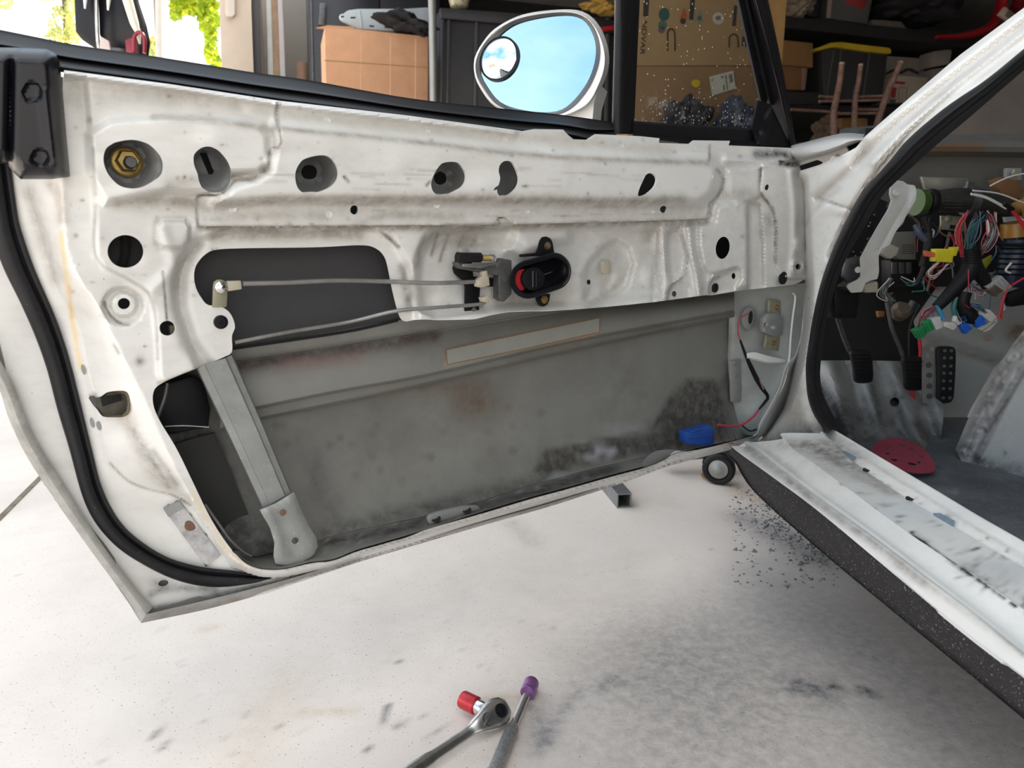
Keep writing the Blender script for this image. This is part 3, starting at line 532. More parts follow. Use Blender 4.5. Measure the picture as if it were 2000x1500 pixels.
# ------------------------------------------------------------------ quarter window frame
loft('division_bar', [([(1203,-30),(1195,262)], -.060), ([(1205,-30),(1197,262)], -.040), ([(1213,-30),(1208,262)], -.030), ([(1228,-30),(1218,262)], -.030), ([(1236,-30),(1224,262)], -.036), ([(1249,-30),(1234,262)], -.045), ([(1251,-30),(1238,262)], -.062)], DOOR, M['black'], 12, DOORM, across=3)
loft('division_bar_edge', [([(1202,-30),(1195,240)], -.040), ([(1204,-30),(1196.5,240)], -.038)], DOOR, M['darksteel'], 6, DOORM, thick=.001)
a0 = [(1430,-30),(1458,80),(1483,200),(1470,262)]; a1 = [(1452,-30),(1480,90),(1507,205),(1500,262)]
loft('front_run_channel', [([(1431,-30),(1458,90),(1483,200)], -.062), ([(1436,-30),(1462,90),(1487,200)], -.050), ([(1445,-30),(1471,90),(1496,200)], -.052), ([(1452,-30),(1478,90),(1504,204)], -.038), ([(1457,-30),(1484,90),(1510,206)], -.048)], DOOR, M['rubber'], 16, DOORM, across=3)
loft('window_frame', [([(1452,-30),(1480,100),(1506,206),(1532,286)], -.052), ([(1462,-30),(1508,130),(1546,286)], -.028), ([(1470,-30),(1514,130),(1550,290)], -.030), ([(1488,-30),(1524,130),(1556,296)], -.030), ([(1494,-30),(1530,140),(1560,312)], -.060)], DOOR, M['black'], 16, DOORM, across=3)
loft('window_frame_seam', [([(1466,-30),(1504,110),(1541,262)], -.0275), ([(1468,-30),(1506,110),(1543,262)], -.0270)], DOOR, mat('reddish_seam', (.10,.045,.045), .5), 10, DOORM, thick=.001)
sheet('frame_corner_gusset', DOOR, res([(1481,196),(1506,204),(1545,288),(1478,287),(1469,248)], 8, True, False), [], lambda Q: -.034+.006*np.exp(-(dist(Q, [(1508,212),(1492,250),(1484,284)])/4)**2), M['black'], step=8, thick=.003, parent=DOORM)
loft('quarter_window_seal', [([(1238,236),(1340,243),(1474,251)], -.052), ([(1237,240),(1340,247),(1474,255)], -.040), ([(1236,256),(1340,268),(1476,276)], -.042), ([(1236,266),(1340,280),(1480,288)], -.020)], DOOR, M['black'], 16, DOORM, across=2)
loft('front_moulding_end', [([(1474,286),(1510,288),(1552,292)], -.020), ([(1482,290),(1512,294),(1556,302)], -.003), ([(1505,303),(1530,306),(1560,312)], -.004)], DOOR, M['black'], 10, DOORM, across=2)
# dusty, spattered quarter glass
gm = bpy.data.materials.new('dusty_glass'); gm.use_nodes = True; t = gm.node_tree; t.nodes.clear(); L = t.links.new
tcg = N(t, 'ShaderNodeTexCoord'); tr = N(t, 'ShaderNodeBsdfTransparent'); tr.inputs[0].default_value = (.62,.64,.62,1)
gl = N(t, 'ShaderNodeBsdfGlossy'); gl.inputs['Roughness'].default_value = .03; fr = N(t, 'ShaderNodeFresnel'); fr.inputs[0].default_value = 1.45
m1 = N(t, 'ShaderNodeMixShader'); L(fr.outputs[0], m1.inputs[0]); L(tr.outputs[0], m1.inputs[1]); L(gl.outputs[0], m1.inputs[2])
df = N(t, 'ShaderNodeBsdfDiffuse'); df.inputs[0].default_value = (.75,.76,.74,1)
at = N(t, 'ShaderNodeAttribute'); at.attribute_name = 'mark'
vo = N(t, 'ShaderNodeTexVoronoi'); vo.inputs['Scale'].default_value = 170; L(tcg.outputs['Object'], vo.inputs['Vector'])
nz = N(t, 'ShaderNodeTexNoise'); nz.inputs['Scale'].default_value = 42; nz.inputs['Detail'].default_value = 8; nz.inputs['Roughness'].default_value = .75; L(tcg.outputs['Object'], nz.inputs['Vector'])
dr1 = ramp(t, [(.16, g(1)), (.30, g(0))], vo.outputs['Distance']); nr = ramp(t, [(.50, g(0)), (.72, g(1))], nz.outputs['Fac'])
sel = N(t, 'ShaderNodeSeparateColor'); L(vo.outputs['Color'], sel.inputs[0])
den = N(t, 'ShaderNodeMath', operation='LESS_THAN'); L(sel.outputs[0], den.inputs[0])
d2 = N(t, 'ShaderNodeMath', operation='MULTIPLY_ADD'); L(at.outputs['Alpha'], d2.inputs[0]); d2.inputs[1].default_value = .75; d2.inputs[2].default_value = .13; L(d2.outputs[0], den.inputs[1])
dots = N(t, 'ShaderNodeMath', operation='MULTIPLY'); L(dr1.outputs[0], dots.inputs[0]); L(den.outputs[0], dots.inputs[1])
hz = N(t, 'ShaderNodeMath', operation='MULTIPLY'); L(nr.outputs[0], hz.inputs[0]); L(at.outputs['Alpha'], hz.inputs[1])
ad = N(t, 'ShaderNodeMath', operation='MAXIMUM'); L(dots.outputs[0], ad.inputs[0]); L(hz.outputs[0], ad.inputs[1])
fc = N(t, 'ShaderNodeMath', operation='MULTIPLY'); L(ad.outputs[0], fc.inputs[0]); fc.inputs[1].default_value = .55
m2 = N(t, 'ShaderNodeMixShader'); L(fc.outputs[0], m2.inputs[0]); L(m1.outputs[0], m2.inputs[1]); L(df.outputs[0], m2.inputs[2])
ou = N(t, 'ShaderNodeOutputMaterial'); L(m2.outputs[0], ou.inputs[0])
QW = [(1250,-30),(1431,-30),(1458,90),(1483,200),(1474,252),(1340,244),(1237,237)]
sheet('quarter_window', DOOR, keep(QW, 14), [], -.052, gm, step=14, thick=0, parent=DOORM, marks=[('B',(1285,212,26,22),0,(1,1,1),1),('B',(1345,232,40,16),0,(1,1,1),1),('B',(1440,238,50,18),0,(1,1,1),1),('B',(1400,210,60,20),0,(1,1,1),.5),('L',[(1240,236),(1475,250)],8,(1,1,1),.8)])
# ------------------------------------------------------------------ inside handle assembly and rods
K = M['black']; hb = -.012
b = MB().prism([(890,508),(922,510),(925,540),(998,545),(985,560),(938,560),(936,600),(937,612),(930,617),(914,618),(908,614),(909,560),(904,548),(888,534),(885,524)], DOOR, hb, .003).make('handle_base_plate', K, DOORM, bevel=.0006)
b = MB().prism([(893,512),(970,520),(978,504),(1000,508),(1000,575),(985,590),(975,583),(975,538),(900,525)], DOOR, hb+.016, .016).make('handle_mechanism', mat('mechanism_metal', (.11,.11,.11), .45, .5, vary=.3, scale=60), DOORM, bevel=.0015)
MB().prism([(905,516),(968,511),(972,515),(940,524),(905,521)], DOOR, hb+.026, .004).make('return_lever', M['steel'], DOORM, bevel=.0006)
MB().tube(DOOR([(893,502),(900,503),(938,503)], hb+.022), .0068, 14, smooth=False).make('spring_sleeve', M['rubber'], DOORM)
q = np.linspace(0, 1, 110); pts = DOOR(np.stack([938+q*22, np.full(110, 504)], 1), hb+.022); ang = q*2*math.pi*10
pts = pts+np.outer(np.cos(ang), (0, 0, 1))*.0036+np.outer(np.sin(ang), NRM)*.0036
MB().tube(pts, .0007, 5, n=110, smooth=False).make('coil_spring', M['brass'], DOORM)
MB().tube(DOOR([(957,499),(966,500),(968,508),(962,512)], hb+.022), .0015).make('spring_hook', M['steel'], DOORM)
MB().prism([(1020,497),(1048,494),(1048,500),(1020,502)], DOOR, hb+.012, .008).make('stop_tab', K, DOORM, bevel=.0008)
tab = [(1045,500),(1052,484),(1055,470),(1060,463),(1068,462),(1076,466),(1080,476),(1082,490),(1086,502)]
MB().prism(res(tab, 4, True, False), DOOR, hb+.004, .003).make('mount_tab', K, DOORM, bevel=.0005)
tab = [(1047,575),(1048,586),(1053,596),(1061,599),(1069,595),(1073,588),(1075,574)]
MB().prism(res(tab, 4, True, False), DOOR, hb+.004, .003).make('mount_tab', K, DOORM, bevel=.0005)
for p in ((1069,480),(1063,585)):
    MB().lathe(DOOR([p], hb+.004)[0], NRM, [(.0062,0),(.0062,.001),(.0045,.0014)], 16).make('screw_washer', M['brass'] if p[1] > 500 else M['darksteel'], DOORM)
    MB().lathe(DOOR([p], hb+.005)[0], NRM, [(.0045,0),(.0045,.0025),(.0025,.003),(.0022,.0015)], 6).make('screw_head', M['brass'], DOORM, smooth=False)
MB().lathe(DOOR([(925,605)], hb+.001)[0], NRM, [(.0035,0),(.0035,.0012),(.001,.0013)], 12).make('rivet', M['steel'], DOORM)
# bezel: stadium ring with a deep cup
def stad(x0, y0, x1, y1, r0, r1, n=14):
    a = math.atan2(y1-y0, x1-x0); o = []
    for k in range(n+1): t = a+math.pi/2+math.pi*k/n; o.append((x0+r0*math.cos(t), y0+r0*1.08*math.sin(t)))
    for k in range(n+1): t = a-math.pi/2+math.pi*k/n; o.append((x1+r1*math.cos(t), y1+r1*1.08*math.sin(t)))
    return o
def ring(k): o = stad(1031,546,1082,530,35*k[0],34*k[0]); return o+o[:1]
loft('handle_bezel', [(ring((1.0,)), hb+.006), (ring((1.0,)), hb+.022), (ring((.93,)), hb+.025), (ring((.86,)), hb+.0235), (ring((.78,)), hb+.024), (ring((.70,)), hb+.021), (ring((.68,)), hb+.002), (ring((.30,)), hb-.002), (ring((.02,)), hb-.002)], DOOR, M['blackgloss'], 60, DOORM, smoothpts=False, across=2, split=50)
MB().prism(res([(1010,531),(1018,526),(1026,526),(1022,540),(1021,552),(1025,566),(1016,567),(1009,560),(1006,545)], 4, True), DOOR, hb+.014, .008).make('lock_indicator', M['red'], DOORM, bevel=.001)
kp = ell(1043,545,22,23,n=28)
MB().prism(kp, DOOR, hb+.020, .014).make('lock_knob', M['black'], DOORM, bevel=.0015)
MB().tube(DOOR([(1041,529),(1041,561)], hb+.021), .0030, 10, smooth=False).make('knob_grip', M['blackgloss'], DOORM)
MB().tube(DOOR([(1047,530),(1047,560)], hb+.0205), .0020, 10, smooth=False).make('knob_grip', M['blackgloss'], DOORM)
rodm = mat('rod_steel', (.30,.29,.28), .45, .6, vary=.25, scale=30)
MB().tube(np.vstack([DOOR([(474,554),(560,552),(660,548),(760,550)], -.008), DOOR([(850,553),(935,550)], hb+.014)]), .0029).make('upper_link_rod', rodm, DOORM)
MB().tube(np.vstack([DOOR([(458,669),(560,649),(680,629)], -.036), DOOR([(770,608)], -.010), DOOR([(850,601),(938,594),(950,588)], hb+.012)]), .0026).make('lower_link_rod', rodm, DOORM)
for p in ([(933,548),(944,538),(955,540),(957,558),(940,562),(933,560)], [(941,582),(952,578),(958,586),(955,592),(945,590)], [(944,530),(952,528),(953,540),(944,540)]):
    MB().prism(p, DOOR, hb+.022, .010).make('rod_clip', M['cream'], DOORM, bevel=.001)
MB().prism([(444,549),(471,548),(473,565),(446,569)], DOOR, -.006, .007).make('rod_end_block', M['cream'], DOORM, bevel=.001)
ar = [(415,600),(416,565),(417,552),(424,546),(434,546),(443,552),(445,562),(443,600)]
MB().prism(res(ar, 5, True, False), DOOR, -.012, .003).make('bell_crank', M['zinc'], DOORM, bevel=.0005)
MB().lathe(DOOR([(431,561)], -.010)[0], NRM, [(.0065,0),(.0065,.002),(.0045,.003),(.0042,.007),(.002,.008)], 14).make('crank_pivot', M['chrome'], DOORM)
MB().prism([(331,636),(342,636),(342,656),(333,656)], DOOR, -.03, .01).make('white_spacer', M['cream'], DOORM)
MB().tube(DOOR([(243,455),(246,480),(244,500),(238,520)], -.035), .0045, 8).make('inner_cable', M['dark'], DOORM)
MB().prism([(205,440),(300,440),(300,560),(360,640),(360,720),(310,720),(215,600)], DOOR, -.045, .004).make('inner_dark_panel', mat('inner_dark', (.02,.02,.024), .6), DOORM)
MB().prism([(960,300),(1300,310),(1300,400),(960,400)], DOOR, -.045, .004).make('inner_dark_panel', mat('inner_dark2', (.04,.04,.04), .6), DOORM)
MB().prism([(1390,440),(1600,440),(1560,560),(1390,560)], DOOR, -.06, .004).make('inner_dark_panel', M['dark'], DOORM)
# ------------------------------------------------------------------ hinge end: inner face, latch plate, tape, loom
HF = [(1434,575),(1500,566),(1545,566),(1560,580),(1562,650),(1552,700),(1530,755),(1500,800),(1474,845),(1440,838),(1424,832),(1421,700),(1424,660)]
loft('hinge_end_wall', [([(1425,560),(1423,650),(1420,740),(1424,838),(1440,862)], -.085), ([(1445,560),(1440,650),(1436,740),(1440,830),(1450,850)], -.070), ([(1500,558),(1500,650),(1490,740),(1470,810),(1462,850)], -.040), ([(1540,556),(1538,650),(1525,730),(1500,790),(1472,850)], -.018), ([(1576,552),(1568,650),(1545,715),(1510,792),(1480,850)], -.004)], DOOR, mat('hinge_grey', (.30,.32,.31), .5, vary=.1, scale=12, grime=(.15,.14,.12), gs=9, ga=.6), 40, DOORM, across=4)
b = MB().prism([(1503,585),(1537,588),(1532,650),(1526,686),(1494,680),(1500,640)], DOOR, -.026, .006).make('stop_plate', mat('zinc_plate', (.36,.34,.27), .45, .5, vary=.2, scale=60, grime=(.28,.18,.06), gs=50, ga=.7), DOORM, bevel=.001)
b = MB().prism([(1495,622),(1502,612),(1520,612),(1531,620),(1529,655),(1512,658),(1494,650)], DOOR, -.012, .014).make('check_strap_housing', M['galv'], DOORM, bevel=.002)
for p in ((1517,600),(1511,670)): MB().lathe(DOOR([p], -.026)[0], NRM, [(.006,0),(.006,.001),(.0045,.0012),(.0042,.004),(.002,.0045)], 12).make('gold_screw', M['brass'], DOORM)
for p in ((1496,635),(1510,640)): MB().lathe(DOOR([p], -.012)[0], NRM, [(.0065,0),(.0065,.003),(.004,.005)], 14).make('check_pin', M['chrome'], DOORM)
sl = ell(1464,622,13,23,.1); MB().prism(sl, DOOR, -.045, .004).make('slot_grommet', M['cup'], DOORM, bevel=.001)
MB().prism(ell(1466,620,4,13,.1), DOOR, -.0445, .002).make('slot', M['dark'], DOORM)
b = MB().prism([(1428,705),(1446,703),(1449,760),(1447,785),(1430,785)], DOOR, -.060, .006).make('bracket_strip', M['cup'], DOORM, bevel=.001)
for p in ((1436,710),(1437,734),(1437,780)): MB().lathe(DOOR([p], -.060)[0], NRM, [(.005,0),(.005,.0015),(.002,.002)], 10).make('bracket_rivet', M['galv'], DOORM)
tape = mat('white_tape', (.75,.75,.73), .4, vary=.06)
loft('masking_tape', [([(1458,690),(1475,688),(1500,695),(1540,703)], -.018), ([(1460,698),(1478,701),(1500,707),(1540,707)], -.014), ([(1458,700),(1478,705),(1502,710),(1540,709)], -.018)], DOOR, tape, 16, DOORM, thick=.0008)
MB().tube(DOOR([(1549,573),(1553,582),(1548,620),(1544,660),(1541,700),(1532,745),(1520,770)], -.004), .0022, flat=.5).make('white_cable', tape, DOORM)
MB().tube(DOOR([(1462,612),(1448,620),(1441,635),(1442,652),(1447,668)], -.035), .0013).make('red_wire', mat('wire_red', (.45,.04,.05), .5), DOORM)
MB().tube(DOOR([(1446,665),(1455,690),(1466,715),(1478,740),(1490,760),(1500,775),(1494,785),(1482,800)], -.020), [.002,.003,.0045,.005,.0045,.003,.002]).make('taped_loom', M['rubber'], DOORM)
MB().tube(DOOR([(1484,742),(1491,760)], -.0150), .0014).make('loom_red_wire', mat('wire_pink', (.4,.2,.18), .5), DOORM)
MB().tube(DOOR([(1482,800),(1470,815),(1450,829),(1425,832),(1402,830)], -.020), .0022).make('loom_red_wire', mat('wire_red2', (.5,.04,.07), .5), DOORM)
MB().tube(DOOR([(1450,832),(1465,842),(1478,838)], -.018), .0016).make('black_wire', M['rubber'], DOORM)
MB().tube(DOOR([(1432,848),(1438,858),(1430,866),(1405,858),(1395,850)], -.018), .0009).make('thin_red_wire', mat('wire_red3', (.35,.04,.05), .5), DOORM)
bl = mat('blue_connector', (.015,.07,.32), .4, vary=.15)
cn_ = MB().prism([(1342,845),(1388,830),(1395,838),(1396,866),(1388,872),(1345,868)], DOOR, -.012, .022).make('blue_connector', bl, DOORM, bevel=.002)
MB().prism([(1344,852),(1392,848),(1393,853),(1345,857)], DOOR, -.010, .003).make('connector_rib', bl, DOORM, bevel=.0006)
MB().prism([(1348,842),(1370,835),(1372,840),(1350,847)], DOOR, -.010, .003).make('connector_rib', bl, DOORM, bevel=.0006)
sheet('speaker_flange', DOOR, res([(1255,910),(1262,895),(1280,882),(1305,878),(1322,880),(1310,890),(1298,900),(1260,913)], 6, True), [], -.012, M['galv'], step=8, thick=.001, parent=DOORM)
# ------------------------------------------------------------------ door mirror
MN = np.array([-.44, -.88, .17]); MN /= np.linalg.norm(MN); MC = DOOR([(1057,122)], -.20)[0]; MP = Plane(MC, MN)
G1 = [(942,115),(963,84),(1005,49),(1068,33),(1117,31),(1145,45),(1162,80),(1162,119),(1145,164),(1110,206),(1075,219),(1022,215),(977,199),(949,164),(939,140)]
G2 = [(928,115),(944,84),(970,56),(1022,31),(1096,22),(1138,28),(1166,56),(1181,98),(1181,133),(1167,172),(1146,205),(1100,227),(1060,229),(1010,222),(965,205),(938,170),(928,145)]
G3 = [(931,120),(950,82),(1000,43),(1066,27),(1120,26),(1150,40),(1169,78),(1170,121),(1151,170),(1115,212),(1075,225),(1020,221),(972,205),(943,168),(931,145)]
def cl(a): a = list(map(tuple, a)); return a+a[:1]
def g_(a): return resn(res(a, 3, True), 64, False)
cen = np.array([1055, 125.])
def sc(a, k, o=(0, 0)): return (g_(a)-cen)*k+cen+np.array(o)
MIR = sheet('mirror_housing', MP, res([(1090,215),(1150,195),(1172,160),(1160,200),(1157,236),(1110,234),(1095,226)], 6, True, False), [], lambda Q: -.012, M['paint'], step=7, thick=.04, parent=DOORM, marks=[])
loft('mirror_shell', [(cl(sc(G3, 1)), 0), (cl(sc(G2, .99)), .004), (cl(sc(G2, 1)), -.006), (cl(sc(G2, 1.03, (4, 0))), -.03), (cl(sc(G2, .92, (10, 5))), -.075), (cl(sc(G2, .6, (12, 10))), -.105), (cl(sc(G2, .05, (12, 10))), -.115)], MP, M['paint'], 65, DOORM, smoothpts=False, across=4, marks=[])
loft('mirror_bezel', [(cl(sc(G3, 1)), .002), (cl(sc(G1, 1.01)), -.002), (cl(sc(G1, .99)), -.012)], MP, mat('bezel_grey', (.05,.05,.055), .3), 65, DOORM, smoothpts=False)
mm = bpy.data.materials.new('mirror_glass'); mm.use_nodes = True; bb = mm.node_tree.nodes['Principled BSDF']; bb.inputs['Metallic'].default_value = 1; bb.inputs['Roughness'].default_value = .01; bb.inputs['Base Color'].default_value = (.66,.80,.88,1)
sheet('mirror_glass', MP, g_(G1), [], -.004, mm, step=12, thick=.002, parent=DOORM)
sc_ = []; c0 = MP([(975,115)], -.002)[0]; ra = .0365; Rr = .06
z0 = math.sqrt(Rr*Rr-ra*ra)
MB().lathe(c0, MN, [(ra, 0)]+[(ra*k, math.sqrt(Rr*Rr-(ra*k)**2)-z0+.002) for k in (1, .95, .85, .75, .65, .55, .45, .35, .25, .15, .05, .01)], 48).make('blind_spot_mirror', mm, DOORM, split=0)
MB().lathe(c0, MN, [(ra*1.06, -.001), (ra*1.06, .002), (ra*1.0, .003), (ra*.99, .001)], 40).make('blind_spot_rim', M['black'], DOORM)
# ================================================================== body side, sill, pillar
BS0 = lat(0.0)
LAT0 = [lat(w) for w in (0,)]
def wpil(y): return -.17*sst((340-y)/420)       # tumblehome: the pillar leans inboard as it rises
PO = [(2400,-299),(2060,-36),(2000,15),(1875,107),(1787,182),(1725,235),(1690,266),(1672,288),(1650,300),(1600,322),(1562,334),(1548,420),(1545,520),(1540,640),(1510,760),(1470,850),(1452,872),(1500,866),(1560,862),(1612,850)]
PI = [(1612,850),(1596,818),(1588,790),(1583,725),(1589,670),(1604,600),(1619,540),(1643,477),(1673,415),(1697,375),(1742,323),(1795,270),(1870,207),(1945,150),(2000,100),(2060,56),(2400,-193)]
PILF = [([(2060,2),(1875,143),(1750,244),(1690,300),(1640,350),(1600,385)], -.010, 9), ([(2060,-18),(1875,123),(1750,224),(1694,268)], .006, 12), ([(2060,14),(1875,158),(1760,258),(1705,318)], .006, 9), ([(2060,30),(1875,174),(1780,262),(1720,330),(1660,420),(1625,500)], -.006, 10), ([(1690,300),(1640,360),(1590,400),(1565,420)], -.008, 14), ([(1660,330),(1620,380),(1580,430)], .008, 12), ([(1576,380),(1620,398),(1665,410)], -.002, 3)]
def hpil(Q):
    h = wpil(Q[:, 1])
    for p, dh, w in PILF: h = h+dh*np.exp(-(dist(Q, np.array(p, float))/w)**2)
    e = dist(Q, PI); h = h-.012*np.exp(-(e/14)**2)
    xe = np.interp(Q[:, 1], [330,560,640,700,760,800,850,880], [1574,1586,1580,1568,1554,1540,1500,1480]); h = h-.10*sst((xe+6-Q[:, 0])/26)*sst((Q[:, 1]-335)/30)*sst((875-Q[:, 1])/40)
    return h
PMK = [('L',[(1500,862),(1560,856),(1612,846)],12,(.30,.27,.24),.75),('B',(1560,720,24,70),0,(.45,.43,.40),.5),('L',[(1690,298),(1640,350),(1600,385)],8,MID,.35),('L',[(1600,386),(1665,410)],2,DK,.5),('L',[(1570,440),(1600,400),(1640,370)],6,MID,.4),('B',(1640,420,20,6),0,MID,.4),('B',(1560,800,40,40),0,(.42,.38,.32),.6),('B',(1585,850,45,24),0,(.2,.18,.16),.8),('L',[(1540,862),(1600,853)],2.5,DK,.7),('L',[(2060,5),(1875,150),(1760,250)],4,MID,.35),
 ('L',[(1560,330),(1600,318),(1640,305)],6,(.35,.3,.26),.7)]
for i in range(30): PMK.append(('B',(rng.uniform(1570,1640),rng.uniform(400,840),2,2),0,DK,.6))
PIL = sheet('pillar_and_hinge_post', BS0, keep(PO[:-1]+PI, 6), [], hpil, M['paint'], step=4.5, thick=.0015, parent=CAR, marks=PMK)
def lo(pts, ws): return (pts, [0]*len(pts))
# sill: rails from the hinge post to the rear, each at its own distance outboard (w) of the hinge line
def Wl(w): return lat(w)
SR = {
 'b': [(1425,893),(1440,906),(1480,965),(1600,1072),(1720,1172),(1800,1238),(2000,1402),(2080,1470)],
 'a': [(1430,874),(1445,886),(1520,940),(1600,1000),(1740,1116),(1880,1232),(2000,1324),(2080,1386)],
 'c': [(1455,868),(1475,878),(1520,912),(1600,972),(1700,1044),(1800,1120),(1900,1196),(2000,1276),(2080,1336)],
 'd': [(1528,852),(1552,878),(1600,912),(1640,942),(1780,1044),(1900,1120),(2000,1190),(2080,1244)],
 'e': [(1600,846),(1630,872),(1680,915),(1740,956),(1800,994),(1900,1054),(2000,1114),(2080,1162)],
 'f': [(1610,848),(1640,866),(1690,900),(1745,938),(1840,996),(1900,1034),(2000,1094),(2080,1142)],
 'g': [(1612,838),(1624,842),(1720,899),(1820,958),(1900,1006),(2000,1064),(2080,1110)],
 'h': [(1618,836),(1630,840),(1726,897),(1826,956),(1906,1004),(2006,1061),(2086,1107)]}
for k_ in SR:
    a_, b_ = SR[k_][-2], SR[k_][-1]; SR[k_].append((b_[0]+(b_[0]-a_[0])*4.5, b_[1]+(b_[1]-a_[1])*4.5))
SMK = [('B',(1570,868,70,14),0,(.26,.24,.21),.75),('L',[(1640,868),(1760,940),(1900,1028),(2000,1090)],4,(.40,.38,.35),.6),('B',(1640,905,60,26),0,(.30,.28,.26),.5),('L',[(1460,876),(1520,922),(1600,984),(1700,1056),(1800,1132)],8,DK,.6),('L',[(1800,1132),(1900,1205),(2000,1282)],6,MID,.55),
 ('L',[(1580,870),(1620,890),(1680,930),(1740,965)],9,DK,.45),('B',(1620,880,50,20),0,DK,.55),('L',[(1630,876),(1700,930),(1800,1000),(1900,1062)],3,(.30,.27,.24),.85),('L',[(1900,1062),(2000,1120)],3,MID,.7),('B',(1960,1120,70,24),0,(.42,.44,.46),.5),('B',(1780,1000,120,24),0,(.56,.60,.63),.5),
 ('L',[(1870,1080),(1888,1076),(1911,1072)],1.5,(.02,.02,.03),1),('L',[(1500,880),(1560,930)],6,MID,.4),('L',[(1740,1100),(1830,1160)],5,MID,.4)]
for (x0, y0, x1, y1) in [(1779,1039,1781,1040),(1785,1045,1788,1046),(1795,1051,1811,1061),(1815,1065,1848,1088),(1852,1092,1903,1128),(1912,1134,1947,1159),(1954,1163,1962,1170),(1973,1177,1986,1186)]:
    SMK.append(('L', [(x0, y0), (x1, y1)], 2.2, (.02,.025,.03), 1.3))
for i in range(120):
    u = rng.random(); x = 1640+u*400; SMK.append(('B',(x, 900+(x-1640)*.62+rng.uniform(-30,50),rng.uniform(1.5,4),2),0,DK,rng.uniform(.3,.8)))
for i in range(60):
    u = rng.random(); x = 1860+u*170; SMK.append(('L',[(x,1085+(x-1860)*.6+rng.uniform(-14,40)),(x+12,1092+(x-1860)*.6)],1.4,DK,rng.uniform(.3,.7)))
SILL = loft('door_sill', [(SR['a'], 0, Wl(-.120)), ([(x+1,y-3) for x, y in SR['a']], 0, Wl(-.119)), ([(x,y+4) for x, y in SR['c']], 0, Wl(-.108)), (SR['c'], 0, Wl(-.101)), ([(x+2,y-6) for x, y in SR['c']], 0, Wl(-.097)), ([(x*.7+a*.3,y*.7+b*.3) for (x, y), (a, b) in zip(resn(SR['c'],12), resn(SR['d'],12))], 0, Wl(-.088)),
  ([(x,y+5) for x, y in SR['d']], 0, Wl(-.070)), ([(x,y-6) for x, y in SR['d']], 0, Wl(-.062)), (SR['e'], 0, Wl(-.012)), ([(x+2,y-3) for x, y in SR['e']], 0, Wl(-.008)), (SR['f'], 0, Wl(0.0)), (SR['g'], 0, Wl(.014)), (SR['h'], 0, Wl(.018))], BS0, M['paint'], 130, CAR, across=4, thick=.0015, marks=SMK)
under = mat('undercoat', (.017,.016,.018), .75, vary=.3, scale=20, speck=(420, .66, (.55,.55,.55)), bump=.5, bscale=400)
loft('rocker_underside', [([(x+40,y+18) for x, y in SR['b']], 0, Wl(.10)), (SR['b'], 0, Wl(-.085)), ([(x-1,y-8) for x, y in SR['b']], 0, Wl(-.098)), ([(x,y+3) for x, y in SR['a']], 0, Wl(-.117)), (SR['a'], 0, Wl(-.118))], BS0, under, 60, CAR, across=3, thick=.0015)
for x, y in ((1694,918),(1779,974),(1890,1045),(1947,1083)):
    p = Wl(-.006)([(x, y)])[0]; MB().lathe(p+np.array([0,0,.0008]), (0,0,1), [(.0065,-.002),(.0065,.0006),(.001,.0006)], 14).make('sill_hole', M['dark'], SILL)
pm = mat('faded_blue_plug', (.16,.22,.28), .6, vary=.2, scale=60)
for q in ([(1638,880),(1648,880),(1672,893),(1668,899),(1656,899)], [(1822,1002),(1834,1002),(1864,1018),(1862,1027),(1850,1025),(1826,1010)]):
    MB().prism(q, Wl(-.008), .0025, .0012).make('sill_plug', pm, SILL)
# fender end, hood-hinge bracket and bolt
FB = lat(.02)
loft('fender_end', [([(1540,286),(1560,281),(1610,268),(1650,260),(1688,262)], 0, lat(.16)), ([(1545,284),(1600,275),(1640,268),(1672,268),(1688,270)], 0, lat(.03)), ([(1545,300),(1600,296),(1640,284),(1660,276),(1684,272)], .012, lat(.02)), ([(1545,316),(1560,316),(1610,303),(1650,288),(1684,275)], 0, lat(.03))], FB, M['paint'], 30, CAR, across=4, thick=.002, marks=[])
sheet('fender_bracket', FB, res([(1556,312),(1600,302),(1652,286),(1657,296),(1660,298),(1655,303),(1650,312),(1642,318),(1634,322),(1622,334),(1612,333),(1606,316),(1596,312),(1560,324)], 5, True, False), [], -.012, M['paint'], step=7, thick=.002, parent=CAR, marks=[])
sheet('fender_gap', FB, [(1650,288),(1692,262),(1690,285),(1664,300),(1654,302)], [], -.05, M['dark'], step=9, thick=.002, parent=CAR)
c = FB([(1634,312)], -.009)[0]
MB().lathe(c, -LAT, [(.010,0),(.010,.0015),(.0075,.002)], 18).make('bolt_washer', M['chrome'], CAR)
MB().lathe(c-LAT*.002, (-.9,-.4,.1), [(.0065,0),(.0065,.006),(.005,.0075)], 6).make('fender_bolt', M['white'], CAR, smooth=False)
# body weatherstrip round the door opening
BL1 = [(2400,-222),(2060,47),(2000,95),(1925,156),(1850,207),(1775,270),(1732,321),(1686,373),(1661,415),(1631,477),(1607,538),(1591,600),(1579,670),(1573,723),(1579,785),(1590,812),(1614,846)]
BR1 = [(2400,-170),(2060,88),(2000,137),(1893,230),(1840,274),(1782,326),(1723,383),(1693,435),(1661,489),(1636,546),(1621,600),(1611,643),(1603,710),(1603,753),(1614,785),(1626,808),(1640,832)]
def bq(t): return [(a[0]*(1-t)+b[0]*t, a[1]*(1-t)+b[1]*t) for a, b in zip(resn(BL1, 40), resn(BR1, 40))]
bh_ = np.array([float(wpil(p[1])) for p in bq(.5)])
loft('door_opening_seal', [(bq(0), bh_-.014), (bq(.05), bh_+.004), (bq(.25), bh_+.012), (bq(.5), bh_+.004), (bq(.62), bh_-.012), (bq(.68), bh_-.014), (bq(.8), bh_-.022), (bq(.97), bh_-.034), (bq(1), bh_-.045)], BS0, M['rubber'], 110, CAR, across=3)
